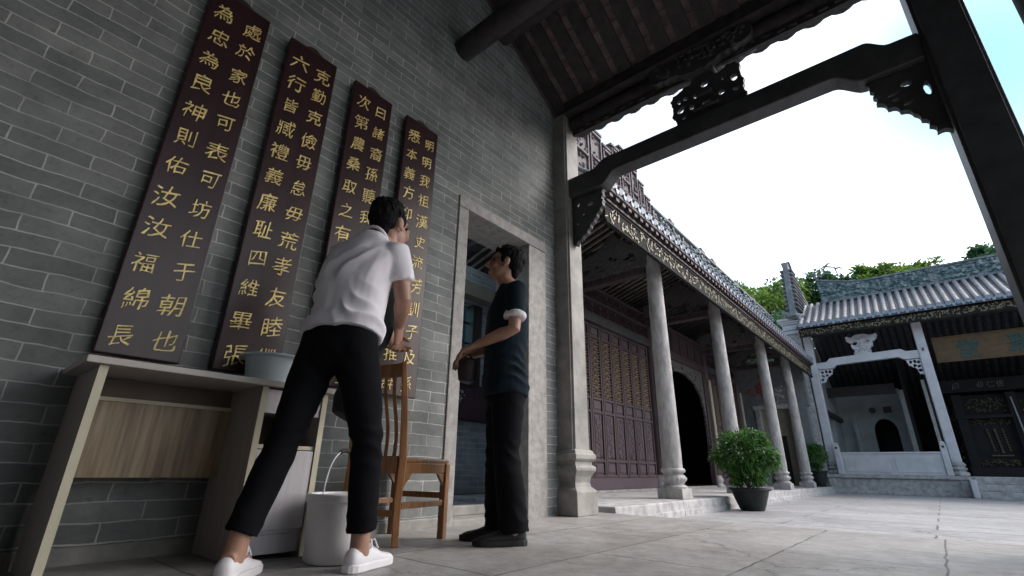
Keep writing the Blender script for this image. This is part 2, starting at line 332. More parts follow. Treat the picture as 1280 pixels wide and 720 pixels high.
def thing(name, label, cat, loc=(0, 0, 0), rz=0, group=None):
    o = bpy.data.objects.new(name, None); COL.objects.link(o); o.empty_display_size = .1
    o.location = loc; o.rotation_euler = (0, 0, rz); ORG[o.name] = V(loc)
    o['label'] = label; o['category'] = cat; o['kind'] = 'thing'
    if group: o['group'] = group
    return o
def single(mb, name, label, cat, m, group=None, **k):
    o = part(mb, name, m, None, **k); o['label'] = label; o['category'] = cat; o['kind'] = 'thing'
    if group: o['group'] = group
    return o
def kids(o): return [c for c in bpy.data.objects if c.parent == o]
def copy_tree(o, parent=None):
    c = o.copy(); COL.objects.link(c); c.parent = parent
    if parent is not None: c.matrix_parent_inverse = o.matrix_parent_inverse.copy()
    for ch in kids(o): copy_tree(ch, c)
    return c
def struct(mb, name, m, **k):
    o = part(mb, name, m, None, **k); o['kind'] = 'structure'; return o

def evaluated(ob):
    dg = bpy.context.evaluated_depsgraph_get(); dg.update()
    return bpy.data.meshes.new_from_object(ob.evaluated_get(dg))
def organic(mb, voxel=.008, smooth=4, disp=None):
    me = mb.mesh('tmp'); b = bmesh.new(); b.from_mesh(me); bmesh.ops.recalc_face_normals(b, faces=b.faces); b.to_mesh(me); b.free()
    o = bpy.data.objects.new('tmp', me); COL.objects.link(o)
    r = o.modifiers.new('r', 'REMESH'); r.mode = 'VOXEL'; r.voxel_size = voxel
    s = o.modifiers.new('s', 'SMOOTH'); s.factor = .5; s.iterations = smooth
    out = evaluated(o); bpy.data.objects.remove(o); bpy.data.meshes.remove(me)
    if disp:
        nrm = [v.normal.copy() for v in out.vertices]
        for v, n in zip(out.vertices, nrm): v.co += n * disp(v.co, n)
    return out
def carved(outer, holes, depth, bevel=.006, origin=(0, 0, 0), ux=(1, 0, 0), uy=(0, 0, 1)):
    """flat pierced panel: outline with holes, given real thickness"""
    cu = bpy.data.curves.new('c', 'CURVE'); cu.dimensions = '2D'; cu.fill_mode = 'BOTH'; cu.extrude = depth / 2; cu.bevel_depth = bevel * .3; cu.bevel_resolution = 1
    for pts in [outer] + holes:
        sp = cu.splines.new('POLY'); sp.points.add(len(pts) - 1); sp.use_cyclic_u = True
        for p, q in zip(sp.points, pts): p.co = (q[0], q[1], 0, 1)
    o = bpy.data.objects.new('c', cu); COL.objects.link(o); me = evaluated(o)
    bpy.data.objects.remove(o); bpy.data.curves.remove(cu)
    ux, uy = V(ux), V(uy); uz = ux.cross(uy); o3 = V(origin)
    for v in me.vertices: v.co = o3 + ux * v.co.x + uy * v.co.y + uz * v.co.z
    return me
def ellp(cx, cy, rx, ry, n=10, rot=0, wob=.12, gain=1.6):
    out = []; rx *= gain; ry *= gain
    for i in range(n):
        a = 2 * math.pi * i / n; k = 1 + rnd.uniform(-wob, wob)
        x, y = rx * k * math.cos(a), ry * k * math.sin(a)
        out.append((cx + x * math.cos(rot) - y * math.sin(rot), cy + x * math.sin(rot) + y * math.cos(rot)))
    return out
def scallop(pts, step=.05, amp=.012, closed_edges=None):
    out = []
    n = len(pts)
    for i in range(n):
        a, b = V((*pts[i], 0)), V((*pts[(i + 1) % n], 0)); d = b - a
        if closed_edges and i not in closed_edges:
            out.append((a.x, a.y)); continue
        k = max(1, int(d.length / step)); nr = V((d.y, -d.x, 0)).normalized()
        for j in range(k):
            for q in (0, .25, .5, .75):
                p = a + d * ((j + q) / k) + nr * (amp * math.sin(math.pi * q) * (1 + .4 * math.sin(j * 2.3)))
                out.append((p.x, p.y))
    return out
def join_mesh(mb, me):
    mb.add([tuple(v.co) for v in me.vertices], [tuple(p.vertices) for p in me.polygons]); bpy.data.meshes.remove(me); return mb

_glyph = {}
def glyph(ch, offset=-.012, extrude=.03):
    k = (ch, offset)
    if k not in _glyph:
        c = bpy.data.curves.new('g', 'FONT'); c.body = ch; c.size = 1; c.offset = offset; c.extrude = extrude; c.resolution_u = 3
        o = bpy.data.objects.new('g', c); COL.objects.link(o); me = evaluated(o); bpy.data.objects.remove(o); bpy.data.curves.remove(c)
        vs = [v.co.copy() for v in me.vertices]; fs = [tuple(p.vertices) for p in me.polygons]; bpy.data.meshes.remove(me)
        if vs:
            cx = (min(v.x for v in vs) + max(v.x for v in vs)) / 2; cy = (min(v.y for v in vs) + max(v.y for v in vs)) / 2
            for v in vs: v.x -= cx; v.y -= cy
        _glyph[k] = (vs, fs)
    return _glyph[k]
def write(mb, ch, c, size, ux, uy, offset=-.006, brush=.036, slant=.17, thick=.005):
    vs, fs = glyph(ch, offset); ux, uy = V(ux), V(uy); uz = ux.cross(uy); c = V(c)
    rot = rnd.uniform(-.06, .06); sx = rnd.uniform(.86, 1.02); sd = rnd.uniform(0, 100)
    out = []
    for v in vs:
        n = noise.noise_vector(V((v.x * 3 + sd, v.y * 3, 0)))
        n2 = noise.noise_vector(V((v.x * 9 + sd, v.y * 9, 4)))
        x = v.x * sx + n.x * .05 + n2.x * brush + v.y * .04; y = v.y + v.x * slant + n.y * .05 + n2.y * brush - .10 * v.x * v.x
        x, y = x * math.cos(rot) - y * math.sin(rot), x * math.sin(rot) + y * math.cos(rot)
        out.append(c + ux * (x * size) + uy * (y * size) + uz * (v.z / .03 * thick / 2))
    mb.add(out, fs)

# ================================================================== SETTING
mb = MB(); mb.box(-.02, 12, -4.5, 4.22, -.3, 0)
struct(mb, 'porch_floor', 'floor', bevel=.012)
mb = MB(); mb.box(-120, 160, 4.22, 200, -.6, -.11)
mb.box(-120, -30, -60, 4.22, -.6, -.112); mb.box(-30, 160, -60, -4.5, -.6, -.112); mb.box(12, 160, -4.5, 4.22, -.6, -.112)
struct(mb, 'courtyard_floor', 'court')
mb = MB(); mb.box(-4.2, .2, 4.26, 16.4, -.3, .05)
struct(mb, 'gallery_floor', 'stone_lt', bevel=.012)
mb = MB()
for y in range(0, 8):
    y0 = 4.3 + y * 1.55; mb.box(.05, .215 + rnd.uniform(0, .006), y0, y0 + 1.54, -.2, -.045)
struct(mb, 'gallery_kerb', 'stone_lt', bevel=.006)
mb = MB(); mb.box(-30, 30, 16.62, 40, -.3, .37)
struct(mb, 'hall_floor', 'stone_lt')
mb = MB(); mb.box(-2.2, -.03, -4.5, 4.2, -.3, -.004)
struct(mb, 'side_passage_floor', 'stone_lt')

# ------------------------------------------------------------------ left brick wall (the porch's gable wall) with the stone doorway
SL = .61
def zr(y): return 4.30 + SL * (3.54 - y) if y > -1.6 else 4.30 + SL * (3.54 + 1.6) + SL * (y + 1.6) * 1
wall = thing('brick_wall', 'tall grey brick gable wall with stone framed doorway behind the wooden plaques', 'wall')
mb = MB()
W0 = -.36
mb.prism([(-4.4, -.1), (2.30, -.1), (2.30, zr(2.30)), (-1.6, zr(-1.599)), (-4.4, zr(-4.4))], 'x', W0, 0)
mb.prism([(2.30, 2.482), (3.47, 2.482), (3.47, zr(3.47)), (2.30, zr(2.30))], 'x', W0, 0)
mb.prism([(3.47, -.1), (4.05, -.1), (4.05, 3.98), (3.47, zr(3.47))], 'x', W0, 0)
part(mb, 'brickwork', 'brick', wall)
mb = MB()
mb.box(-.365, .012, 2.295, 2.405, -.02, 2.378); mb.box(-.365, .010, 3.215, 3.475, -.02, 2.378)
mb.box(-.367, .016, 2.293, 3.477, 2.381, 2.484)
part(mb, 'door_surround', 'stone_frame', wall, bevel=.006)
mb = MB(); mb.box(-.3, .005, 2.407, 3.213, -.02, .035); mb.box(-.28, -.2, 2.407, 3.213, .036, .10)
part(mb, 'threshold', 'stone', wall, bevel=.005)
mb = MB(); mb.box(W0 + .01, .006, -4.4, 2.29, -.05, .06)
part(mb, 'footing', 'stone', wall, bevel=.008)
# unseen porch walls, placed behind and right of the camera to shape the light
bw = thing('back_wall', 'plastered partition closing the porch behind the viewer', 'wall')
mb = MB(); mb.box(-.35, 3.6, -4.7, -4.41, -.2, 6.0); mb.box(3.6, 8.5, -4.7, -4.41, -.2, 7.4); part(mb, 'plaster', 'plaster', bw)
rw = thing('end_wall', 'plain brick wall closing the far right end of the porch', 'wall')
mb = MB(); mb.box(8.2, 8.5, -4.4, .8, -.2, 7.4); part(mb, 'brickwork', 'brick', rw)

# ------------------------------------------------------------------ side room seen through the doorway
sr = thing('side_room', 'narrow side passage of blue grey brick seen through the stone doorway', 'passage')
mb = MB(); XI = -2.2; YE = 5.16
mb.box(XI - .24, XI, -3, YE, -.2, 1.02); mb.box(XI - .24, XI, -3, 3.62, 1.02, 2.62); mb.box(XI - .24, XI, 4.87, YE, 1.02, 2.62); mb.box(XI - .24, XI, -3, YE, 2.62, 3.2)
mb.box(W0 - .12, W0, 4.051, 4.6, -.2, 3.5); mb.box(-1.42, -1.32, 4.7, YE, -.2, 3.5)
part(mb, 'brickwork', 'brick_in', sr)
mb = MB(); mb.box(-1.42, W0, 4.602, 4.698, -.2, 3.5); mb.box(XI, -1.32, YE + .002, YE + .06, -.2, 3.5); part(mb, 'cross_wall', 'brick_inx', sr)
mb = MB(); mb.box(XI - .3, W0 - .004, 4.5, 4.69, 3.502, 3.6); part(mb, 'ceiling', 'wood_roof', sr)
mb = MB(); mb.box(XI, XI + .2, -2.9, YE - .002, 2.66, 2.86); part(mb, 'wall_plate', 'tan', sr)
mb = MB(); mb.box(XI, XI + .1, -2.9, YE - .002, -.004, .05); part(mb, 'skirting', 'stone', sr)
win = MB()
for y in (3.64, 4.06, 4.70): win.box(XI - .14, XI + .015, y - .022, y + .022, 1.02, 2.62)
win.box(XI - .13, XI + .02, 4.723, 4.86, 1.02, 2.62)
for z in (1.45, 1.75, 2.05, 2.35): win.box(XI - .1, XI - .07, 3.64, 4.70, z - .011, z + .011)
for y in (3.78, 3.92, 4.20, 4.34, 4.48): win.box(XI - .1, XI - .07, y - .011, y + .011, 1.44, 2.6)
wo = part(win, 'window', 'window_wood', sr)
mb = MB(); mb.box(XI - .09, XI - .082, 3.66, 4.7, 1.44, 2.6); part(mb, 'pane', 'glass', wo)
pq = thing('flower_panel', 'purple lacquer panel with a white blossom branch under the side room window', 'panel', (XI + .03, 4.4, 1.0))
mb = MB(); mb.box(XI + .012, XI + .04, 3.72, 5.0, .98, 1.42); part(mb, 'board', 'purple', pq, bevel=.004)
mb = MB(); mb.box(XI + .005, XI + .055, 3.70, 5.02, .95, .985); mb.box(XI + .005, XI + .055, 3.70, 5.02, 1.415, 1.44); part(mb, 'frame', 'window_wood', pq, bevel=.004)
mb = MB()
for i in range(46):
    t = rnd.random(); yy = 4.24 + .3 * t + rnd.gauss(0, .03); zz = 1.12 + .2 * t * t + rnd.gauss(0, .045)
    mb.prism([(yy + .014 * math.cos(a) * rnd.uniform(.6, 1.2), zz + .014 * math.sin(a) * rnd.uniform(.6, 1.2)) for a in (0, 1.2, 2.4, 3.6, 4.8)], 'x', XI + .041, XI + .046)
part(mb, 'blossom', 'petal', pq)

# ------------------------------------------------------------------ porch roof
roof = thing('porch_roof', 'dark timber porch roof of flat rafters and clay tiles overhead', 'roof', (0, 3.9, 4.0))
def roof_pt(y): return 4.30 + SL * (3.54 - y)
nrm = V((0, SL, 1)).normalized(); dn = V((0, 1, -SL)).normalized()
mb = MB(); tl = MB()
xs = .22 + .2115 * 0
for k in range(-1, 38):
    x = .115 + .2115 * k
    a = V((x, 3.95, roof_pt(3.95))); b = V((x, -1.6, roof_pt(-1.6)))
    mb.obox((a + b) / 2 - nrm * .012, (1, 0, 0), dn, nrm, .069, (a - b).length / 2, .012)
    xt = x + .1057
    if k < 22:
        y = 3.96
        while y > -1.5:
            c = V((xt, y - .06, roof_pt(y - .06))) + nrm * (.015 + rnd.uniform(0, .006))
            tl.obox(c, (1, 0, 0), dn + nrm * .09, nrm, .075, .072, .005); y -= .125
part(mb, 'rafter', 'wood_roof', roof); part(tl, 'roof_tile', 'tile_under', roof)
mb = MB()
a = V((3.95, 3.99, roof_pt(3.99))); b = V((3.95, -1.6, roof_pt(-1.6))); mb.obox((a + b) / 2 + nrm * .075, (1, 0, 0), dn, nrm, 4.25, (a - b).length / 2, .03)
p2 = roof_pt(-1.6); mb.obox((3.95, -3.2, p2 - .78), (1, 0, 0), V((0, 1, .5)), V((0, -.5, 1)), 4.25, 1.85, .05)
part(mb, 'tile_deck', 'tile_pan', roof)
mb = MB()
for k in range(0, 39):                       # scalloped drip tiles along the eave
    x = .02 + .2115 * k
    mb.tube([(x - .08, 3.985, 4.055), (x - .04, 3.988, 4.03), (x, 3.99, 4.02), (x + .04, 3.988, 4.03), (x + .08, 3.985, 4.055)], .017, ref=(0, 1, 0), seg=6)
    mb.tube([(x + .1057, 3.7, roof_pt(3.7) + .09), (x + .1057, 4.0, roof_pt(4.0) + .09)], .055, ref=(1, 0, 0), seg=10)
part(mb, 'drip_tile', 'tile_pan', roof, smooth=50)
mb = MB()
mb.box(.20, 8.2, 3.60, 3.72, 4.10, 4.24); mb.box(.20, 8.2, 3.905, 3.945, 3.99, 4.08)
mb.tube([(.2, 3.79, 4.03), (8.2, 3.79, 4.03)], .095, ref=(0, 1, 0), seg=16)
for y in (2.75, 1.6, .45, -.7, -1.6):
    mb.tube([(-.1, y, roof_pt(y) - .13), (8.2, y, roof_pt(y) - .13)], .105, ref=(0, 1, 0), seg=16)
part(mb, 'purlin', 'wood_roof', roof, smooth=50)
mb = MB()                                    # carved soffit board under the eave purlin with pale flecks
mb.box(.22, 3.12, 3.735, 3.765, 3.86, 3.935)
part(mb, 'eave_board', 'wood_roof', roof)
mb = MB()
for i in range(26):
    x = .32 + i * .105 + rnd.uniform(-.02, .02); mb.obox((x, 3.728, 3.90 + rnd.uniform(-.02, .02)), (1, 0, rnd.uniform(-.3, .3)), (0, 1, 0), (0, 0, 1), rnd.uniform(.012, .035), .006, .007)
part(mb, 'eave_carving', 'carve_grey', roof)
tb = thing('tie_beam', 'thick dark tie beam running out of the brick wall under the porch roof', 'beam', (0, 2.22, 4.0))
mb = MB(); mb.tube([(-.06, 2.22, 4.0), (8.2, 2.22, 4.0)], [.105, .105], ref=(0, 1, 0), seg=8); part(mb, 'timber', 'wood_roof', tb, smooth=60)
mb = MB()
for x in (1.1, 2.2, 3.3):
    mb.box(x - .12, x + .12, 2.14, 2.30, 4.1, 4.95)
    mb.box(x - .24, x + .24, 2.12, 2.32, 4.10, 4.22)
part(mb, 'strut', 'wood_roof', tb, bevel=.02)

# ------------------------------------------------------------------ stone pillars, inner column, lintel
def sq_pillar(x0, x1, y0, y1, top, label, name='stone_pillar', body='stone', base='stone', ch=.022):
    cx, cy = (x0 + x1) / 2, (y0 + y1) / 2; hx, hy = (x1 - x0) / 2, (y1 - y0) / 2
    t = thing(name, label, 'pillar', (cx, cy, 0), group='square stone pillars of the porch')
    def ring(e): return [(x0 - e, y0 - e), (x1 + e, y0 - e), (x1 + e, y1 + e), (x0 - e, y1 + e)]
    mb = MB()
    c = ch; oc = [(x0 + c, y0), (x1 - c, y0), (x1 - c, y0 + c * .6), (x1, y0 + c * .6 + .004), (x1, y1 - c), (x1 - c * .6, y1 - c), (x1 - c * .6, y1), (x0 + c, y1), (x0 + c, y1 - c), (x0, y1 - c), (x0, y0 + c), (x0 + c, y0 + c)]
    mb.prism(oc, 'z', .53, top); part(mb, 'shaft', body, t, bevel=.004)
    prof = [(.030, 0), (.034, .005), (.034, .185), (.026, .20), (-.004, .225), (-.012, .26), (.0, .31), (.022, .345), (.032, .36), (.033, .38), (.024, .395), (.008, .402), (.006, .43), (.024, .44), (.036, .455), (.036, .49), (.022, .50), (.016, .52), (0, .532)]
    mb = MB(); n = len(prof); vs = []; fs = []
    for e, z in prof: vs += [(*p, z) for p in ring(e)]
    for i in range(n - 1):
        for j in range(4): a, b = i * 4 + j, i * 4 + (j + 1) % 4; fs.append((a, b, b + 4, a + 4))
    fs += [(0, 1, 2, 3)[::-1], tuple(range((n - 1) * 4, n * 4))]
    mb.add(vs, fs); part(mb, 'base', base, t, bevel=.004)
    return t
sq_pillar(-.07, .172, 3.655, 3.915, 4.16, 'square stone pillar with stepped waisted base against the end of the brick wall')
sq_pillar(3.10, 3.36, 3.655, 3.915, 4.02, 'square stone pillar cut by the right edge of the photo, carrying the lintel', body='stone_dk', base='stone_dk')  # granite as on the corner pillar, its shade put into the darker colour
ic = thing('timber_column', 'dark column nearest the right edge inside the porch, only its side showing', 'column', (3.26, 2.15, 0))
mb = MB(); mb.lathe([(.145, .35), (.142, 2.0), (.135, 4.0), (.13, 5.0)], (3.285, 2.15, 0)); part(mb, 'shaft', 'wood_roof', ic, smooth=40)
mb = MB(); mb.lathe([(.2, 0), (.2, .12), (.16, .16), (.19, .24), (.15, .34), (.14, .36)], (3.285, 2.15, 0)); part(mb, 'base', 'stone', ic, smooth=40)

lt = thing('stone_lintel', 'dark bowed stone lintel spanning the two square pillars against the sky', 'lintel', (1.6, 3.77, 3.2))
up, lo = [], []
def curve_pts(seq, n=6):
    out = []
    for i in range(len(seq) - 1):
        (x0, z0), (x1, z1) = seq[i], seq[i + 1]
        for j in range(n):
            t = j / n; s = t * t * (3 - 2 * t) if abs(z1 - z0) > .02 and abs(x1 - x0) < .4 else t
            out.append((x0 + (x1 - x0) * t, z0 + (z1 - z0) * s))
    out.append(seq[-1]); return out
top_l = curve_pts([(.172, 3.285), (.46, 3.288), (.62, 3.365), (2.80, 3.372), (2.94, 3.275), (3.099, 3.27)])
bot_l = curve_pts([(.172, 3.06), (.555, 3.06), (.72, 3.178), (2.56, 3.178), (2.745, 3.055), (3.099, 3.05)])
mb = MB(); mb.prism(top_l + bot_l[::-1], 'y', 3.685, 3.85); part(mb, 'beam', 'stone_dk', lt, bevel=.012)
def bracket(outer, holes, label=None):
    me = carved(outer, holes, .05, .012, (0, 3.77, 0), (1, 0, 0), (0, 0, 1)); return part(me, 'bracket', 'stone_dk', lt, label=label)
lo_ = scallop([(.175, 3.055), (.545, 3.045), (.535, 2.86), (.34, 2.61), (.21, 2.51), (.175, 2.53)], .06, .014, {1, 2, 3})[::-1]
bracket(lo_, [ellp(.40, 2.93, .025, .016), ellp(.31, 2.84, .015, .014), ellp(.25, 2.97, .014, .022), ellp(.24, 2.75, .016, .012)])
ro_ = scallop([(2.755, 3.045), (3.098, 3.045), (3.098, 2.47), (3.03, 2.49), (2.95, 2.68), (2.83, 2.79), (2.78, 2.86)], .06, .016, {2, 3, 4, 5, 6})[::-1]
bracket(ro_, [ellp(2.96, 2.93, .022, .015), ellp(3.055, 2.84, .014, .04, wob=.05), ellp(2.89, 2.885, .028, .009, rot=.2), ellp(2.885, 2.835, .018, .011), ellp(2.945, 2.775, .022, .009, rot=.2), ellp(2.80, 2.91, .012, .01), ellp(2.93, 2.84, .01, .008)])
dg_ = thing('carved_bracket', 'dark pierced carving standing on the middle of the lintel under the eave', 'carving', (1.66, 3.77, 3.37))
def sil(pts): return pts
base_o = [(1.36, 3.374), (1.36, 3.46), (1.33, 3.52), (1.345, 3.60), (1.33, 3.70), (1.36, 3.75), (1.43, 3.77), (1.47, 3.80), (1.54, 3.80), (1.56, 3.88), (1.55, 3.97), (1.74, 3.97), (1.73, 3.88), (1.76, 3.79), (1.83, 3.80), (1.87, 3.83), (1.94, 3.82), (1.975, 3.77), (1.965, 3.68), (1.985, 3.60), (1.97, 3.5), (1.99, 3.45), (1.99, 3.374), (1.78, 3.374), (1.77, 3.40), (1.56, 3.40), (1.55, 3.374)]
hol = [ellp(1.42, 3.56, .028, .02, rot=.6), ellp(1.47, 3.67, .018, .016), ellp(1.41, 3.66, .013, .02), ellp(1.44, 3.46, .016, .014), ellp(1.52, 3.54, .018, .018), ellp(1.66, 3.73, .026, .02), ellp(1.66, 3.525, .035, .014), ellp(1.56, 3.645, .012, .02), ellp(1.79, 3.56, .02, .018), ellp(1.82, 3.70, .012, .016), ellp(1.91, 3.66, .022, .026), ellp(1.91, 3.53, .022, .014, rot=-.5)]
part(carved(scallop(base_o, .05, .008)[::-1], hol, .045, .012, (0, 3.77, 0)), 'pierced_block', 'stone_dk', dg_)
mb = MB(); mb.box(1.53, 1.77, 3.69, 3.85, 3.445, 3.475); mb.box(1.58, 1.72, 3.69, 3.85, 3.58, 3.64); mb.box(1.53, 1.77, 3.70, 3.84, 3.84, 3.90); part(mb, 'block', 'stone_dk', dg_, bevel=.012)
up_o = scallop([(1.18, 4.02), (1.22, 3.93), (1.45, 3.91), (1.56, 3.86), (1.74, 3.86), (1.85, 3.91), (2.08, 3.93), (2.13, 4.0), (2.10, 4.12), (1.2, 4.12)], .07, .014)
part(carved(up_o, [], .20, .015, (0, 3.76, 0)), 'upper_carving', 'stone_dk', dg_)
mb = MB()
for i in range(70):
    mb.ell((rnd.uniform(1.22, 2.08), 3.655, rnd.uniform(3.93, 4.10)), rnd.uniform(.012, .035), .02, rnd.uniform(.01, .025), nu=8, nv=5)
for i in range(0):
    mb.ell((rnd.uniform(1.4, 1.93), 3.715, rnd.uniform(3.45, 3.78)), rnd.uniform(.012, .03), .015, rnd.uniform(.01, .025), nu=8, nv=5)
part(mb, 'leaf_relief', 'stone_dk', dg_, smooth=80)

# ------------------------------------------------------------------ four couplet boards
plaques = [
    ((.333, .640), '處於家也可表可坊仕于朝也', '為忠為良神則佑汝汝福綿長', 'leftmost carved board, largest in view, dark red with gold characters, above the desk end'),
    ((.770, 1.083), '克勤克儉毋怠毋荒孝友睦婣', '六行皆臧禮義廉耻四維畢張', 'second carved board from the left with gold characters, behind the blue basin'),
    ((1.222, 1.533), '曰諸裔孫聽我訓章讀書為重', '次第農桑取之有道工賈何妨', 'third carved board from the left, its lower half hidden by the man in white'),
    ((1.668, 1.978), '明明我祖漢史流芳訓子及孫', '悉本義方仰繹斯旨更加推詳', 'carved board nearest the stone doorway, seen past the head of the man in white'),
]
for (y0, y1), rt, lf, lab in plaques:
    t = thing('inscribed_board', lab, 'plaque', (.04, (y0 + y1) / 2, .78), group='couplet boards on the brick wall')
    mb = MB(); mb.box(.022, .055, y0, y1, .775, 2.862); part(mb, 'board', 'board', t, bevel=.006)
    ins = MB(); rows = [2.715 - i * (2.715 - .862) / 11 for i in range(12)]; yc = (y0 + y1) / 2
    for i in range(12):
        for tx, dy in ((rt[i], .072), (lf[i], -.072)):
            write(ins, tx, (.057, yc + dy + rnd.uniform(-.008, .008), rows[i] + rnd.uniform(-.008, .008)), rnd.uniform(.098, .118), (0, 1, 0), (0, 0, 1))
    part(ins, 'inscription', 'gold', t)
    mb = MB(); mb.tube([(.03, yc + .05 * math.cos(a), 2.862 + .04 * math.sin(a)) for a in [math.pi * i / 8 for i in range(9)]], .007, ref=(1, 0, 0), seg=8)
    mb.box(.0, .05, yc - .05, yc + .05, 2.855, 2.872); part(mb, 'hanger', 'wood_roof', t, smooth=50)
    mb = MB(); mb.box(-.002, .0215, y0 + .03, y1 - .03, 2.70, 2.76); mb.box(-.002, .0215, y0 + .03, y1 - .03, .9, .96); part(mb, 'batten', 'wood_roof', t)

# ================================================================== SIDE GALLERY (left of the courtyard)
COLS = [6.22, 8.85, 11.9, 14.38]
col_labels = ['round granite column of the gallery closest to the porch pillar', 'round granite column rising behind the larger potted shrub',
              'round granite column just right of the larger potted shrub', 'last slim round granite column, beside the smaller potted shrub']
XC = -.04
def round_col(y, label):
    t = thing('gallery_column', label, 'column', (XC, y, .05), group='round stone columns of the gallery')
    mb = MB(); prof = [(.122, .40), (.123, .6)] + [(.123 - .02 * i / 8, .6 + 2.85 * i / 8) for i in range(1, 9)]
    mb.lathe(prof, (XC, y, 0), 28); part(mb, 'shaft', 'stone_col', t, smooth=60)
    b = MB(); b.box(XC - .16, XC + .16, y - .16, y + .16, .05, .17); bo = part(b, 'base', 'stone_col', t, bevel=.006)
    m = MB(); m.lathe([(.125, .165), (.155, .172), (.158, .19), (.135, .205), (.115, .215), (.125, .235), (.15, .265), (.153, .285), (.138, .315), (.118, .33), (.116, .34), (.145, .355), (.152, .375), (.145, .393), (.126, .405)], (XC, y, 0), 60, flute=(16, .05, .225, .31))
    part(m, 'moulding', 'stone_col', bo, smooth=50)
    return t
for y, l in zip(COLS, col_labels): round_col(y, l)

# gallery roof: fascia, rafters, tiles, ridge
XE, ZE, XR, ZR = .35, 3.46, -.62, 4.12
GY0, GY1 = 4.28, 16.15
gr = thing('tiled_roof', 'long gallery roof with gilded fascia, tile ends and ornamental ridge along the courtyard', 'roof', (XR, 4.3, 3.4))
mb = MB(); sl_ = (ZR - ZE) / (XR - XE)
raf = MB(); und = MB()
y = GY0 + .06
while y < GY1:
    for (xa, za, xb, zb) in ((XE - .03, ZE - .03, XR, ZR - .02), (XR, ZR - .02, -2.7, 3.43)):
        raf.bar((xa, y, za + .014), (xb, y, zb + .014), .055, .03)
    y += .155
part(raf, 'rafter', 'wood_roof', gr)
und.prism([(XE, ZE + .02), (XR, ZR + .03), (-2.75, 3.46), (-2.75, 3.54), (XR, ZR + .12), (XE, ZE + .07)], 'y', GY0, GY1)
part(und, 'tile_bed', 'tile_tan', gr)
mb = MB(); mb.box(.245, .272, GY0, GY1 + .1, 3.02, 3.235); mb.box(.235, .285, GY0, GY1 + .1, 3.0, 3.025); mb.box(.240, .282, GY0, GY1 + .1, 3.232, 3.26)
part(mb, 'fascia', 'fascia', gr)
gil = MB(); y = GY0
while y < GY1:
    for q in range(3):
        yy, zz = y + rnd.uniform(0, .13), 3.13 + rnd.uniform(-.085, .085)
        a = rnd.uniform(0, 3.1); ln = rnd.uniform(.015, .045)
        gil.obox((.275, yy, zz), (0, math.cos(a), math.sin(a)), (0, -math.sin(a), math.cos(a)), (1, 0, 0), ln, rnd.uniform(.006, .014), .006)
    y += .075
part(gil, 'gilt_carving', 'gilt', gr)
mb = MB(); y = GY0
while y < GY1:                                # dentil ends of flying rafters under the tile edge
    mb.box(.24, .345, y, y + .07, 3.315, 3.36); y += .155
mb.box(.20, .30, GY0, GY1, 3.27, 3.30); part(mb, 'flying_rafter', 'door_wood', gr)
mb = MB(); mb.box(.30, .362, GY0, GY1 + .1, 3.372, 3.41); part(mb, 'eave_batten', 'ceramic_r', gr)
te = MB(); pan = MB(); y = GY0 + .05; k = 0
while y < GY1 + .1:
    te.tube([(.36, y, 3.475), (.375, y, 3.47)], .05, ref=(0, 1, 0), seg=12)
    te.prism([(y + .055, 3.45), (y + .135, 3.45), (y + .12, 3.40), (y + .095, 3.385), (y + .07, 3.40)], 'x', .362, .374)
    pan.tube([(.365, y, 3.475), (XR, y, ZR + .18)], .055, ref=(0, 1, 0), seg=8)
    y += .19; k += 1
part(te, 'tile_end', 'tile_end', gr, smooth=40); part(pan, 'cover_tile', 'tile_pan', gr, smooth=60)
rg = MB(); Z0 = 4.1
rg.box(XR - .12, XR + .10, 7.5, GY1, Z0, 4.93); part(rg, 'ridge_wall', 'grey_cap', gr)
mb = MB(); mb.box(XR - .16, XR + .16, 7.5, GY1, 4.93, 4.985); mb.box(XR - .12, XR + .13, 7.5, GY1, 4.985, 5.02); mb.box(XR + .101, XR + .14, 7.5, GY1, 4.30, 4.34)
y = 7.55
while y < GY1:
    mb.box(XR + .10, XR + .135, y, y + .07, 4.341, 4.929); y += 1.42
part(mb, 'ridge_coping', 'grey_cap', gr, bevel=.01)
rel = MB(); y = 7.6
while y < GY1:
    for q in range(5):
        rel.ell((XR + .11 + rnd.uniform(0, .04), y + rnd.uniform(0, .1), rnd.uniform(4.33, 4.9)), rnd.uniform(.02, .05), rnd.uniform(.02, .07), rnd.uniform(.02, .06), nu=7, nv=5)
    y += .085
part(rel, 'ridge_relief', 'ceramic', gr, smooth=80)
for (a, b, z1) in ((4.3, 5.35, 5.25), (5.35, 5.75, 5.42), (5.75, 6.05, 5.30), (6.05, 6.35, 5.48), (6.35, 6.72, 5.62), (6.72, 7.02, 5.44), (7.02, 7.26, 5.26), (7.26, 7.5, 5.06)):
    blk = MB()                                 # stepped purple-brown end piece of the ridge
    blk.box(XR - .14, XR + .10, a, b - .002, Z0, z1); blk.box(XR - .17, XR + .14, a - .01, b - .022, z1 + .001, z1 + .04)
    blk.box(XR + .10, XR + .13, a + .03, a + .06, Z0 + .1, z1 - .03); blk.box(XR + .10, XR + .13, b - .06, b - .03, Z0 + .1, z1 - .03)
    for zz in (Z0 + .35, (Z0 + z1) / 2 + .12, z1 - .08): blk.box(XR + .10, XR + .145, a + .06, b - .06, zz, zz + .035)
    for q in range(int((b - a) * 60)): blk.ell((XR + .10, rnd.uniform(a + .08, b - .08), rnd.uniform(Z0 + .2, z1 - .1)), rnd.uniform(.02, .05), rnd.uniform(.015, .05), rnd.uniform(.015, .05), nu=7, nv=5)
    part(blk, 'ridge_block', 'ceramic_r', gr)
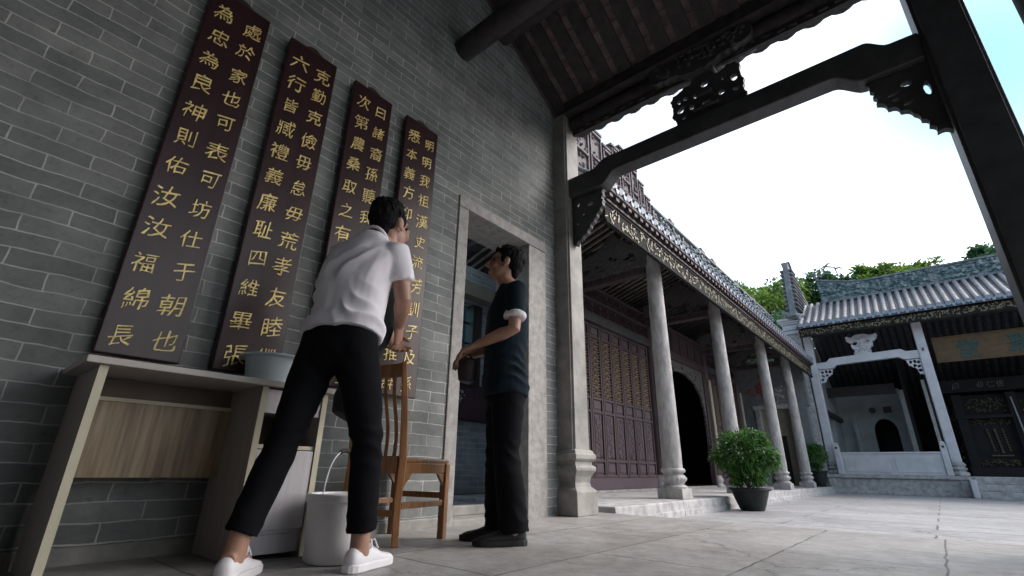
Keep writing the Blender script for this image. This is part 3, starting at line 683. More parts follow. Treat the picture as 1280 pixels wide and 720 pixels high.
for y in (8.6, 10.35, 11.1, 12.9, 14.5, 15.6):
    blk = MB(); blk.box(XR - .1, XR + .1, y - .10, y + .10, 5.021, 5.13); blk.box(XR - .07, XR + .07, y - .06, y + .06, 5.13, 5.2)
    part(blk, 'ridge_finial', 'ceramic_r', gr, bevel=.012)
sp = MB(); sp.tube([(XR, 11.4, 5.02), (XR, 11.45, 5.12), (XR + .02, 11.62, 5.19)], [.03, .022, .006], seg=8); part(sp, 'ridge_sprig', 'grey_cap', gr, smooth=60)

# tie beams and carved brackets between columns and the door line
XD = -1.4
for y, lab in zip(COLS, ('nearest', 'second', 'third', 'farthest')):
    t = thing('gallery_beam', 'timber cross beam with pierced brackets over the %s gallery column' % lab, 'beam', (-.7, y, 3.1), group='cross beams of the gallery')
    mb = MB(); mb.box(XD, XC - .10, y - .075, y + .075, 3.08, 3.20); part(mb, 'timber', 'door_wood', t, bevel=.015)
    mb = MB(); mb.box(XD, .2, y - .05, y + .05, 3.36, 3.45); mb.box(-1.2, -.12, y - .05, y + .05, 3.62, 3.70)
    for x in (-1.05, -.62, -.2): mb.box(x - .07, x + .07, y - .06, y + .06, 3.2, 3.9 if x == -.62 else 3.62)
    part(mb, 'strut', 'door_wood', t, bevel=.01)
    me = carved(scallop([(-1.38, 3.2), (-.1, 3.2), (-.1, 3.5), (-.35, 3.58), (-.62, 3.86), (-.9, 3.6), (-1.38, 3.5)], .08, .02)[::-1], [ellp(rnd.uniform(-1.2, -.25), rnd.uniform(3.24, 3.48), rnd.uniform(.02, .05), rnd.uniform(.012, .03), rot=rnd.uniform(-.6, .6), wob=.3) for _ in range(9)], .05, .008, (0, y - .09, 0))
    part(me, 'bracket', 'carve_grey', t)

# door line: posts, lintels, lattice, leaves
def post(y, lab):
    t = thing('timber_post', lab, 'post', (XD, y, .05), group='timber posts of the gallery')
    mb = MB(); mb.lathe([(.09, .3), (.09, 3.3)], (XD + .02, y, 0), 18); part(mb, 'shaft', 'door_wood', t, smooth=50)
    mb = MB(); mb.lathe([(.13, .05), (.13, .10), (.10, .13), (.13, .2), (.1, .27), (.095, .3)], (XD + .02, y, 0), 24); part(mb, 'base', 'stone_col', t, smooth=50)
    mb = MB(); mb.box(XD + .10, XD + .135, y - .06, y + .07, .62, 2.45); part(mb, 'couplet_strip', 'tan', t, bevel=.004)
for y, lab in zip([6.1] + COLS[1:], ('timber post at the hidden side of the panelled doors', 'timber post between the panelled doors and the carved archway', 'timber post between the carved archway and the far doors', 'timber post beyond the far doors')): post(y + .0, lab)

def door_bay(y0, y1, n, label, gilt):
    t = thing('panel_door', label, 'doors', (XD, (y0 + y1) / 2, .05), group='folding doors of the gallery')
    mb = MB(); mb.box(XD - .05, XD + .06, y0, y1, .05, .085); part(mb, 'sill', 'stone', t, bevel=.004)
    mb = MB(); mb.box(XD - .03, XD + .035, y0, y1, .087, .25); part(mb, 'kick_board', 'door_board', t, bevel=.006)
    mb = MB(); mb.box(XD - .06, XD + .09, y0, y1, 2.66, 2.80); part(mb, 'lintel', 'stone_dk', t, bevel=.01)
    wd = (y1 - y0) / n
    for k in range(n):
        a, b = y0 + k * wd + .006, y0 + (k + 1) * wd - .006
        lf = MB()
        st = .042
        lf.box(XD - .025, XD + .02, a, a + st, .255, 2.655); lf.box(XD - .025, XD + .02, b - st, b, .255, 2.655)
        zs = [.255, .50, 1.26, 1.44, 2.42, 2.655]
        rails = [(.255, .30), (.48, .52), (1.20, 1.24), (1.41, 1.45), (2.42, 2.46), (2.61, 2.655)]
        for z0, z1 in rails: lf.box(XD - .024, XD + .019, a + st, b - st, z0, z1)
        lo = part(lf, 'door_leaf', 'door_wood', t, bevel=.005)
        pn = MB()
        for z0, z1 in ((.30, .48), (.52, 1.20), (1.24, 1.41), (2.46, 2.61)):
            pn.box(XD - .02, XD - .006, a + st, b - st, z0, z1)
            pn.box(XD - .006, XD + .010, a + st + .03, b - st - .03, z0 + .03, z1 - .03)
        z = .56
        while z < 1.17:
            for q in range(3):
                pn.obox((XD + .012, rnd.uniform(a + .09, b - .09), z), (0, math.cos(z * 40 + q), math.sin(z * 40 + q)), (0, -math.sin(z * 40 + q), math.cos(z * 40 + q)), (1, 0, 0), .028, .007, .006)
            z += .035
        part(pn, 'panel', 'door_board', lo, bevel=.003)
        lt_ = MB(); z = 1.47; iw = b - a - 2 * st; kk = 0
        while z < 2.41:
            c0 = a + st
            if kk % 2 == 0:
                lt_.box(XD - .008, XD + .008, c0, c0 + iw * .42, z, z + .012); lt_.box(XD - .008, XD + .008, c0 + iw * .58, c0 + iw, z, z + .012)
                lt_.box(XD - .008, XD + .008, c0 + iw * .28, c0 + iw * .72, z + .03, z + .042)
            else:
                lt_.box(XD - .008, XD + .008, c0, c0 + iw * .3, z + .008, z + .02); lt_.box(XD - .008, XD + .008, c0 + iw * .7, c0 + iw, z + .008, z + .02)
                lt_.box(XD - .008, XD + .008, c0 + iw * .36, c0 + iw * .64, z, z + .012)
            z += .048; kk += 1
        for fy in (.2, .42, .58, .8): lt_.box(XD - .006, XD + .006, a + st + iw * fy - .005, a + st + iw * fy + .005, 1.45, 2.42)
        part(lt_, 'lattice', gilt, lo)
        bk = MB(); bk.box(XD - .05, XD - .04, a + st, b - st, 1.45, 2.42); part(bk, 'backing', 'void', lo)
    fr = MB()
    for z in (2.81, 3.06, 3.31): fr.box(XD - .03, XD + .05, y0, y1, z, z + .045)
    y = y0
    while y < y1 - .2:
        for (z0, z1) in ((2.855, 3.06), (3.105, 3.31)):
            hgt = z1 - z0; wv = .26
            for p, q in (((0, 0), (.5, 1)), ((.5, 1), (1, 0)), ((.25, 0), (.5, .5)), ((.5, .5), (.75, 0)), ((0, .5), (.2, 1)), ((.8, 1), (1, .5)), ((0, 0), (0, 1))):
                fr.bar((XD + .01, y + p[0] * wv, z0 + p[1] * hgt), (XD + .01, y + q[0] * wv, z0 + q[1] * hgt), .02, .02, up=(1, 0, 0))
        y += .26
    part(fr, 'transom_lattice', 'door_wood', t)
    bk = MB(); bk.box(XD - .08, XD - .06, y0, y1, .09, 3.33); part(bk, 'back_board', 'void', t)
    return t
door_bay(6.2, 8.74, 7, 'purple brown folding doors with pierced upper panels, right of the porch pillar', 'carving')
door_bay(12.05, 14.3, 6, 'far folding doors, dark, partly hidden behind the larger shrub', 'carving')

ar = thing('carved_archway', 'dark open doorway hung with a carved leafy screen between two gallery columns', 'archway', (XD, 10.4, .05))
mb = MB(); mb.box(XD - .06, XD + .08, 8.97, 11.8, 2.62, 2.78); mb.box(XD - .05, XD + .07, 8.97, 11.8, 3.28, 3.34); mb.box(XD - .02, XD + .03, 8.97, 11.8, 2.78, 3.28)
for k in range(6): mb.box(XD + .03, XD + .05, 9.05 + k * .46, 9.43 + k * .46, 2.84, 3.22)
part(mb, 'lintel', 'door_wood', ar, bevel=.008)
mb = MB(); mb.box(XD - .05, XD + .06, 8.97, 9.06, .09, 2.62); mb.box(XD - .05, XD + .06, 11.7, 11.8, .09, 2.62); part(mb, 'jamb', 'door_wood', ar, bevel=.006)
inn = [(9.10, .95), (9.12, 1.6), (9.28, 2.02), (9.62, 2.28), (10.1, 2.40), (10.4, 2.42), (10.7, 2.40), (11.15, 2.28), (11.5, 2.02), (11.64, 1.6), (11.66, .95)]
oo = [(9.06, .95), (9.06, 2.62), (11.70, 2.62), (11.70, .95)]
poly = [(p[0], p[1]) for p in scallop(inn[::-1] + [(9.06, .95), (9.06, 2.62), (11.7, 2.62), (11.7, .95)], .09, .03, set(range(0, 10)))]
hol = []
for i in range(60):
    k = rnd.randrange(len(inn) - 1); t_ = rnd.random(); px, pz = inn[k][0] + (inn[k + 1][0] - inn[k][0]) * t_, inn[k][1] + (inn[k + 1][1] - inn[k][1]) * t_
    qx, qz = (px - 10.38), (pz - 1.4); L_ = math.hypot(qx, qz); e = rnd.uniform(.06, .2); px += qx / L_ * e; pz += qz / L_ * e
    if 9.14 < px < 11.62 and 1.1 < pz < 2.55 and all(math.hypot(px - h[0], pz - h[1]) > .085 for h in hol): hol.append((px, pz))
me = carved(poly, [ellp(h[0], h[1], .028, .022, rot=rnd.uniform(0, 3)) for h in hol], .05, .008, (XD + .0, 0, 0), (0, 1, 0), (0, 0, 1)); part(me, 'carved_screen', 'carve_grey', ar)
mb = MB(); mb.box(XD - .05, XD + .06, 9.06, 11.7, .05, .088); part(mb, 'threshold', 'stone', ar)

gw = thing('gallery_back_wall', 'dark back wall and ends of the gallery rooms behind the doors', 'wall')
mb = MB(); mb.box(-4.3, -4.1, 5.25, 16.6, -.2, 5.2); mb.box(-4.1, XD - .1, 5.25, 5.4, -.2, 4.2); mb.box(-4.1, -1.52, 14.5, 14.62, -.2, 4.2); mb.box(-4.3, -1.45, 5.2, 16.6, 4.2, 4.3)  # walls and roof slab added to shut light out of the rooms
mb.box(XD - .1, XD - .02, 5.25, 6.0, .05, 3.6); mb.box(-2.85, -2.76, 5.4, 14.6, 3.0, 4.2)
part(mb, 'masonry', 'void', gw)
ew = thing('gallery_end_wall', 'wall closing the far end of the gallery, red fresco above a pale framed door', 'wall', (-.6, 16.2, .05))
mb = MB(); mb.box(-3.6, .04, 16.17, 16.5, 2.22, 3.6); mb.box(-3.6, -1.35, 16.17, 16.5, .05, 2.22); mb.box(-.36, -.02, 16.17, 16.5, .05, 2.22); part(mb, 'masonry', 'fresco', ew)
mb = MB(); mb.box(-1.45, -.30, 16.12, 16.20, 2.16, 2.28); mb.box(-.47, -.34, 16.13, 16.3, .05, 2.16); mb.box(-1.40, -1.28, 16.13, 16.3, .05, 2.16); part(mb, 'door_frame', 'stone_lt', ew, bevel=.006)
mb = MB(); mb.box(-1.28, -.47, 16.42, 16.49, .05, 2.2); part(mb, 'inner_wall', 'tan', ew)
mb = MB(); mb.box(-1.22, -.95, 16.36, 16.41, .05, 1.25); mb.box(-.88, -.72, 16.37, 16.41, .05, 1.4); part(mb, 'dark_leaf', 'void', ew)
mb = MB()
for i in range(40): mb.ell((-1.1 + rnd.gauss(0, .13), 16.165, 2.72 + rnd.gauss(0, .16)), rnd.uniform(.03, .07), .012, rnd.uniform(.03, .07), nu=8, nv=5)
part(mb, 'fresco_flower', 'fresco_r', ew)
mb = MB()
for i in range(30): mb.ell((-.72 + rnd.gauss(0, .12), 16.165, 2.6 + rnd.gauss(0, .13)), rnd.uniform(.02, .05), .012, rnd.uniform(.02, .05), nu=8, nv=5)
part(mb, 'fresco_bird', 'stone_lt', ew)

# ================================================================== MAIN HALL ACROSS THE COURTYARD
YF = 17.0
hp = thing('hall_plinth', 'pale stone plinth with moulded edge under the balustrade of the far hall', 'plinth', (1.5, 16.6, -.11))
mb = MB(); mb.box(.10, 2.98, 16.58, 16.63, -.11, .28); mb.box(.06, 3.0, 16.52, 16.66, .285, .372); mb.box(.06, 3.0, 16.50, 16.64, -.11, -.02); mb.box(.10, .26, 16.55, 16.62, -.02, .285); mb.box(2.84, 2.99, 16.55, 16.62, -.02, .285)
part(mb, 'stonework', 'stone_lt', hp, bevel=.012)
st = thing('hall_steps', 'three broad stone steps up to the open bay of the far hall', 'steps', (6, 16.4, -.11))
mb = MB()
for i in range(3): mb.box(3.12, 9, 16.0 + i * .28, 16.66, -.11 + i * .155 + (.002 if i else 0), -.11 + (i + 1) * .155)
part(mb, 'tread', 'stone_lt', st, bevel=.01)
mb = MB(); mb.box(3.0, 3.115, 15.98, 16.66, -.11, .30); part(mb, 'cheek', 'white_stone', st, bevel=.02)
bl = thing('balustrade', 'white marble balustrade of two blank panels between hall pillars', 'balustrade', (1.6, 16.75, .37))
mb = MB()
for a, b in ((.50, 1.585), (1.625, 2.62)):
    mb.box(a - .02, b + .02, 16.70, 16.76, .375, .90); mb.box(a + .05, b - .05, 16.690, 16.70, .44, .82)
part(mb, 'panel', 'white_stone', bl, bevel=.012)
mb = MB(); mb.box(.46, 2.66, 16.68, 16.78, .90, .945); part(mb, 'rail', 'white_stone', bl, bevel=.012)
for x in (.42, 2.71):
    mb = MB(); mb.box(x - .065, x + .065, 16.66, 16.79, .373, 1.08)
    mb.prism([(x - .065, 1.083), (x + .065, 1.083), (x + .05, 1.17), (x, 1.21), (x - .05, 1.17)], 'y', 16.67, 16.78)
    po = part(mb, 'post', 'white_stone', bl, bevel=.012)
    mb = MB(); mb.tube([(x, 16.655, 1.06), (x, 16.665, 1.06)], .028, seg=12); part(mb, 'boss', 'void', po)
def hall_pillar(x0, x1, lab):
    t = thing('hall_pillar', lab, 'pillar', ((x0 + x1) / 2, YF, .37), group='square white pillars of the far hall')
    mb = MB(); c = .02; y0, y1 = YF - .1, YF + .13
    mb.prism([(x0 + c, y0), (x1 - c, y0), (x1, y0 + c), (x1, y1 - c), (x1 - c, y1), (x0 + c, y1), (x0, y1 - c), (x0, y0 + c)], 'z', .70, 4.4); so_ = part(mb, 'shaft', 'white_stone', t)
    cx, cy = (x0 + x1) / 2, (y0 + y1) / 2
    mb = MB(); mb.lathe([(.17, .373), (.19, .39), (.19, .45), (.165, .47), (.135, .485), (.135, .50), (.175, .525), (.178, .55), (.14, .58), (.137, .60), (.165, .62), (.168, .65), (.14, .672), (.13, .70)], (cx, cy, 0), 8); part(mb, 'base', 'stone_lt', t, smooth=30)
    mb = MB(); mb.box(cx - .025, cx + .025, y0 - .008, y0 + .002, 3.55, 3.64); part(mb, 'ornament', 'carve_grey', so_)
hall_pillar(.12, .345, 'pale square pillar at the left end of the far hall, rising behind the smaller shrub')
hall_pillar(2.78, 3.0, 'white square pillar of the far hall standing clear between balustrade and steps')
hall_pillar(7.2, 7.43, 'far hall pillar beyond the right edge of the photo')
gp = thing('gable_wall', 'pale end wall of the far hall with corbelled top, beside the gallery roof end', 'wall', (-.1, 17.0, -.1))
mb = MB(); mb.box(-.32, .085, 16.86, 30, -.1, 4.5); part(mb, 'masonry', 'stone_lt', gp)
mb = MB()
for i, (e, z0, z1) in enumerate(((.0, 4.5, 4.62), (.03, 4.622, 4.68), (.01, 4.68, 4.80), (.05, 4.80, 4.86), (.08, 4.86, 4.92), (.12, 4.92, 5.0))):
    mb.box(-.34 - e, .10 + e, 16.82 - e, 18, z0, z1 - .002)
part(mb, 'corbel', 'white_stone', gp, bevel=.012)
fin = MB()
fo = [(16.5, 5.0), (16.52, 5.5), (16.6, 6.1), (16.74, 6.65), (16.88, 6.93), (17.02, 6.95), (17.3, 6.72), (17.8, 6.42), (18.4, 6.2), (19.2, 6.05), (19.2, 5.0)]
fin.prism([(p[0], p[1]) for p in fo], 'x', -.01, .15)
fin.prism([(16.9, 6.96), (17.02, 6.98), (17.3, 6.76), (17.8, 6.46), (18.4, 6.24), (19.2, 6.09), (19.2, 6.03), (18.4, 6.17), (17.8, 6.39), (17.3, 6.69), (17.0, 6.9)], 'x', -.06, .20)
for i in range(10):
    z = 5.25 + i * .15; y = 16.53 + .16 * max(0, z - 5.5) ** 1.6; ye = 19.2 if z < 6.0 else 17.0 + (6.9 - z) * 1.4
    fin.box(-.12, -.01, y + .03, ye, z, z + .05); fin.box(.15, .25, y + .03, ye, z, z + .05)
part(fin, 'ridge_fin', 'grey_cap', gp, bevel=.015)
mb = MB(); mb.tube([(.25, 17.0, 5.05), (.1, 16.75, 5.02), (-.1, 16.6, 5.06), (-.25, 16.6, 5.2)], [.09, .12, .1, .05], ref=(0, 0, 1), seg=10); part(mb, 'scroll', 'grey_cap', gp, smooth=60)

hb = thing('hall_beam', 'white bowed stone beam with lacy corner brackets between the two hall pillars', 'beam', (1.5, YF, 3.4))
tp = curve_pts([(.346, 3.52), (.60, 3.53), (.72, 3.63), (2.40, 3.68), (2.54, 3.60), (2.779, 3.60)]); bt = curve_pts([(.346, 3.33), (.74, 3.33), (.86, 3.42), (2.30, 3.46), (2.46, 3.38), (2.779, 3.38)])
mb = MB(); mb.prism(tp + bt[::-1], 'y', YF - .07, YF + .09); part(mb, 'beam', 'white_stone', hb, bevel=.01)
for sgn, o, hs_ in ((0, [(.346, 3.325), (.74, 3.325), (.70, 3.16), (.55, 3.06), (.50, 2.94), (.346, 2.90)], [(.45, 3.24), (.55, 3.25), (.64, 3.24), (.45, 3.13), (.55, 3.14), (.42, 3.02)]),
                    (1, [(2.45, 3.375), (2.779, 3.375), (2.779, 2.93), (2.68, 2.95), (2.65, 3.10), (2.50, 3.20)], [(2.56, 3.29), (2.65, 3.30), (2.72, 3.28), (2.63, 3.19), (2.71, 3.16), (2.72, 3.05)])):
    oc = scallop(o, .07, .014)
    part(carved(oc if sgn else oc, [ellp(x, z, .03, .024, rot=rnd.uniform(0, 3), wob=.25) for x, z in hs_], .05, .006, (0, YF, 0)), 'bracket', 'white_stone', hb)
dgo = scallop([(1.36, 3.66), (1.75, 3.67), (1.73, 3.80), (1.83, 3.92), (1.80, 4.0), (1.92, 4.06), (1.97, 4.2), (1.80, 4.16), (1.70, 4.22), (1.45, 4.22), (1.38, 4.14), (1.22, 4.2), (1.26, 4.06), (1.36, 4.0), (1.32, 3.9), (1.40, 3.80)], .07, .02)
part(carved(dgo, [ellp(1.42, 3.98, .05, .035), ellp(1.72, 3.99, .045, .03)], .14, .02, (0, YF, 0)), 'carved_block', 'white_stone', hb)
mb = MB()
for i in range(30): mb.ell((rnd.uniform(1.4, 1.76), YF - .09, rnd.uniform(3.7, 4.18)), rnd.uniform(.02, .05), .03, rnd.uniform(.015, .04), nu=8, nv=5)
part(mb, 'relief', 'white_stone', hb, smooth=80)

hr = thing('tiled_roof', 'grey tiled roof of the far hall with ceramic ridge and gilded eave board', 'roof', (4, 17, 4.5))
RY0, RZ0, RY1, RZ1 = 16.3, 4.60, 18.05, 5.68; HX0, HX1 = .13, 9.5
mb = MB(); mb.prism([(RY0, RZ0 - .03), (RY1, RZ1 - .03), (RY1, RZ1 - .16), (RY0, RZ0 - .10)], 'x', HX0, HX1)
mb.prism([(RY1, RZ1 - .03), (22.5, 2.9), (22.5, 2.78), (RY1, RZ1 - .16)], 'x', HX0, HX1)
part(mb, 'pan_tile', 'tile_pan', hr)
te = MB(); en = MB(); x = HX0 + .1
while x < HX1:
    te.tube([(x, RY0 - .02, RZ0 + .005), (x, RY0 + .6, RZ0 + .36), (x, RY1, RZ1 + .01)], .058, ref=(1, 0, 0), seg=10)
    en.tube([(x, RY0 - .035, RZ0 + .0), (x, RY0 - .02, RZ0 + .002)], .062, ref=(1, 0, 0), seg=12)
    en.prism([(x + .05, RZ0 - .02), (x + .14, RZ0 - .02), (x + .12, RZ0 - .085), (x + .095, RZ0 - .1), (x + .07, RZ0 - .085)], 'y', RY0 - .03, RY0 - .015)
    x += .19
part(te, 'cover_tile', 'tile_roof', hr, smooth=50); part(en, 'tile_end', 'tile_end', hr, smooth=40)
mb = MB(); mb.box(HX0, HX1, 16.42, 16.45, 4.28, 4.49); mb.box(HX0, HX1, 16.40, 16.47, 4.255, 4.28); part(mb, 'eave_board', 'fascia', hr)
gil = MB(); x = HX0
while x < 6.5:
    for q in range(3):
        a = rnd.uniform(0, 3.1); gil.obox((x + rnd.uniform(0, .08), 16.415, 4.385 + rnd.uniform(-.08, .08)), (math.cos(a), 0, math.sin(a)), (-math.sin(a), 0, math.cos(a)), (0, 1, 0), rnd.uniform(.015, .04), rnd.uniform(.006, .014), .006)
    x += .06
part(gil, 'gilt_carving', 'gilt', hr)
mb = MB(); x = HX0
while x < HX1: mb.bar((x, 16.36, 4.53), (x, RY1, RZ1 - .18), .07, .04); mb.bar((x, RY1, RZ1 - .2), (x, 22.4, 2.8), .07, .04); x += .19
for y, z in ((16.75, 4.55), (17.1, 4.7), (18.0, 5.3)): mb.tube([(HX0, y, z - .05), (HX1, y, z - .05)], .09, ref=(0, 1, 0), seg=10)
mb.box(HX0, HX1, 17.05, 17.13, 4.36, 4.52)
part(mb, 'rafter', 'wood_roof', hr, smooth=50)
rp = curve_pts([(.75, 5.72), (1.05, 5.68), (2.2, 5.66), (9.5, 5.66)]); rt_ = [(9.5, 6.16), (3.6, 6.16), (2.6, 6.18), (1.9, 6.24), (1.3, 6.34), (.95, 6.42), (.72, 6.44)]
mb = MB(); mb.prism(rp + rt_, 'y', 17.98, 18.12); part(mb, 'ridge_wall', 'ceramic', hr)
mb = MB(); mb.box(2.0, 9.5, 17.93, 18.16, 6.16, 6.22); mb.box(.7, 9.5, 17.90, 17.979, 5.64, 5.70)
pts = [(2.0, 6.19), (1.5, 6.27), (1.05, 6.40), (.70, 6.5)]
for a, b in zip(pts[:-1], pts[1:]): mb.bar((a[0], 18.05, a[1]), (b[0], 18.05, b[1]), .2, .05)
for x in (3.52, 5.2): mb.box(x, x + .2, 17.95, 17.98, 5.70, 6.158)
part(mb, 'ridge_coping', 'grey_cap', hr, bevel=.01)
rel = MB(); x = .8
while x < 6.2:
    for q in range(4): rel.ell((x + rnd.uniform(0, .1), 17.96, rnd.uniform(5.74, 6.12) + max(0, 1.9 - x) * .18), rnd.uniform(.03, .08), .03, rnd.uniform(.02, .06), nu=7, nv=5)
    x += .09
part(rel, 'ridge_relief', 'ceramic', hr, smooth=80)
mb = MB()
for a, b, c in (((.78, 6.45), (.68, 6.75), (1.0, 6.95)), ((1.0, 6.95), (1.3, 6.85), (1.35, 6.55)), ((.85, 6.6), (1.0, 6.7), (1.2, 6.62)), ((1.0, 6.9), (1.15, 7.02), (1.22, 7.0)), ((1.3, 6.8), (1.45, 6.8), (1.5, 6.72)), ((.75, 6.7), (.62, 6.78), (.6, 6.7))):
    mb.tube([(p[0], 18.05, p[1]) for p in (a, b, c)], [.035, .028, .018], ref=(0, 1, 0), seg=7)
part(mb, 'ridge_finial', 'grey_cap', hr, smooth=70)

sg = thing('name_board', 'old gold signboard with large teal characters hanging in the far hall', 'sign', (4, 17.3, 3.5))
mb = MB(); mb.box(3.14, 6.9, 17.30, 17.36, 3.27, 3.93); part(mb, 'board', 'sign', sg, bevel=.006)
mb = MB(); mb.box(3.12, 6.92, 17.28, 17.37, 3.25, 3.29); mb.box(3.12, 6.92, 17.28, 17.37, 3.91, 3.95); mb.box(3.12, 3.16, 17.282, 17.37, 3.29, 3.91); mb.box(6.88, 6.92, 17.282, 17.37, 3.29, 3.91); part(mb, 'frame', 'sign', sg, bevel=.006)
mb = MB()
for i, ch in enumerate('堂聚德'):
    write(mb, ch, (3.82 + i * .98, 17.295, 3.585), .52, (1, 0, 0), (0, 0, 1), offset=.012, brush=.02, slant=.03, thick=.02)
part(mb, 'lettering', 'sign_ink', sg)
s2 = thing('small_board', 'narrow dark board with faint silver characters below the gold signboard', 'sign', (4, 19.5, 2.9))
mb = MB(); mb.box(3.0, 7.2, 19.45, 19.5, 2.70, 3.06); part(mb, 'board', 'void', s2)
mb = MB()
for i, (ch, x) in enumerate((('曰', 3.42), ('仰', 3.95), ('仁', 4.18), ('儉', 4.38), ('流', 5.05))): write(mb, ch, (x, 19.446, 2.88), .2, (1, 0, 0), (0, 0, 1), offset=-.012, brush=.05, slant=.2)
part(mb, 'lettering', 'pale_ink', s2)

# inside of the hall
hw = thing('hall_interior', 'dim pale plastered side room of the far hall with an arched doorway', 'room', (1.4, 20, .37))
mb = MB(); wy = 20.6
arch = [(1.12, .37), (1.12, 1.55)] + [(1.44 + .32 * math.cos(a), 1.72 + .42 * math.sin(a)) for a in [math.pi - math.pi * i / 10 for i in range(11)]] + [(1.76, 1.55), (1.76, .37)]
mb.prism([(.09, .37)] + arch + [(2.05, .37), (2.05, 3.1), (.09, 3.1)], 'y', wy, wy + .2)
mb.box(.087, .20, 18.2, wy, 2.1, 3.3); mb.box(.087, .20, 19.2, wy, .37, 2.1); mb.box(.087, .2, 17.2, 17.5, .37, 3.3)
part(mb, 'plaster', 'plaster', hw)
mb = MB(); mb.box(.09, 2.05, wy + 1.2, wy + 1.25, .37, 3.0); part(mb, 'arch_backdrop', 'void', hw)
mb = MB(); mb.tube([(1.2, wy - .01, 2.42), (1.2, wy - .03, 2.42)], .1, seg=16); mb.box(1.50, 1.72, wy - .03, wy - .005, 2.32, 2.52); part(mb, 'wall_plaque', 'carve_grey', hw)
mb = MB(); mb.box(.1, 2.0, 19.0, 19.14, 2.75, 3.05); mb.box(.2, .32, 17.4, 20.5, 2.05, 2.18); part(mb, 'beam', 'wood_roof', hw)
mb = MB(); mb.box(2.05, 2.17, 19.5, 19.62, .37, 2.9); mb.box(.62, .72, 20.3, 20.42, .37, 2.0); mb.box(1.96, 2.04, 20.4, 20.55, .37, 3.0); part(mb, 'pale_post', 'plaster', hw)
hx = thing('hall_back_wall', 'black timber back and side walls enclosing the far hall', 'wall')
mb = MB(); mb.box(.1, 9.5, 22.3, 22.5, .3, 4.0); mb.box(9.3, 9.5, 16.9, 22.3, .3, 5.2); mb.box(2.17, 2.25, 19.62, 22.3, .37, 4.2); part(mb, 'timber', 'void', hx)  # walls in the near-black interior colour
cp = thing('couplet_pole', 'narrow pale carved strip standing behind the balustrade near the hall pillar', 'strip', (2.72, 18.4, .4))
mb = MB(); mb.box(2.66, 2.74, 18.4, 18.44, .373, 3.0); part(mb, 'strip', 'stone_lt', cp)
mb = MB(); mb.box(2.76, 3.05, 18.5, 18.55, .373, 3.2); part(mb, 'red_board', 'board', cp)
al = thing('altar_screen', 'dark carved altar screen with dim gilt details in the far hall', 'altar', (4.4, 19.8, .37))
mb = MB()
for x in (3.35, 4.52, 5.7): mb.box(x - .11, x + .11, 19.6, 19.75, .373, 2.65)
mb.box(3.2, 6.9, 19.9, 20.0, .373, 2.65); mb.box(3.2, 6.9, 19.55, 19.8, .373, .62); mb.box(3.2, 6.9, 19.58, 19.78, 1.95, 2.05)
part(mb, 'timber', 'void', al, bevel=.01)
mb = MB()
for (x0, x1, z0, z1, n) in ((3.5, 4.4, 2.15, 2.55, 70), (3.5, 4.4, 1.8, 1.95, 40), (3.46, 4.42, .66, .82, 60), (4.65, 5.55, 2.1, 2.5, 40), (4.65, 5.55, .66, 1.2, 50), (3.46, 4.4, .5, .58, 30), (3.1, 3.22, .7, 2.3, 30)):
    for i in range(n):
        a = rnd.uniform(0, 3.1); mb.obox((rnd.uniform(x0, x1), 19.86, rnd.uniform(z0, z1)), (math.cos(a), 0, math.sin(a)), (-math.sin(a), 0, math.cos(a)), (0, 1, 0), rnd.uniform(.01, .04), .008, .02)
part(mb, 'gilt_carving', 'gilt_dim', al)
mb = MB()
for i in range(9):
    for dx, s in ((-.16, .016), (.16, .016), (0, .024)): mb.box(3.98 + dx - s + i * .004, 3.98 + dx + s + i * .004, 19.83, 19.86, 1.62 - i * .07 - (.06 if dx == 0 else 0), 1.66 - i * .07)
mb.box(3.75, 4.2, 19.83, 19.86, .92, .95); part(mb, 'tablet', 'gilt_dim', al)
mb = MB(); mb.bar((4.50, 19.5, 2.5), (4.56, 19.5, .5), .03, .03); part(mb, 'pale_edge', 'plaster', al)

# ================================================================== PLANTS AND TREES
def leaf_cards(mb, centre, rads, n, ln, wd, shell=.55, droop=.3, inner=.25):
    c = V(centre)
    for i in range(n):
        d = V((rnd.gauss(0, 1), rnd.gauss(0, 1), rnd.gauss(0, 1))).normalized()
        k = shell + (1 - shell) * rnd.random() if rnd.random() > inner else rnd.uniform(.2, shell)
        k *= 1 + .10 * noise.noise(d * 3 + c)
        p = c + V((d.x * rads[0], d.y * rads[1], d.z * rads[2])) * k
        a = (d + V((rnd.gauss(0, .5), rnd.gauss(0, .5), rnd.gauss(0, .4) - droop))).normalized()
        s = a.cross(V((rnd.gauss(0, .4), rnd.gauss(0, .4), 1))).normalized(); nn = s.cross(a)
        L, W = ln * rnd.uniform(.7, 1.25), wd * rnd.uniform(.75, 1.2)
        mb.add([p, p + a * L * .45 + s * W * .5 + nn * W * .15, p + a * L - V((0, 0, L * .15)), p + a * L * .45 - s * W * .5 + nn * W * .15, p + a * L * .5 - nn * W * .05], [(0, 1, 4), (1, 2, 4), (2, 3, 4), (3, 0, 4)])
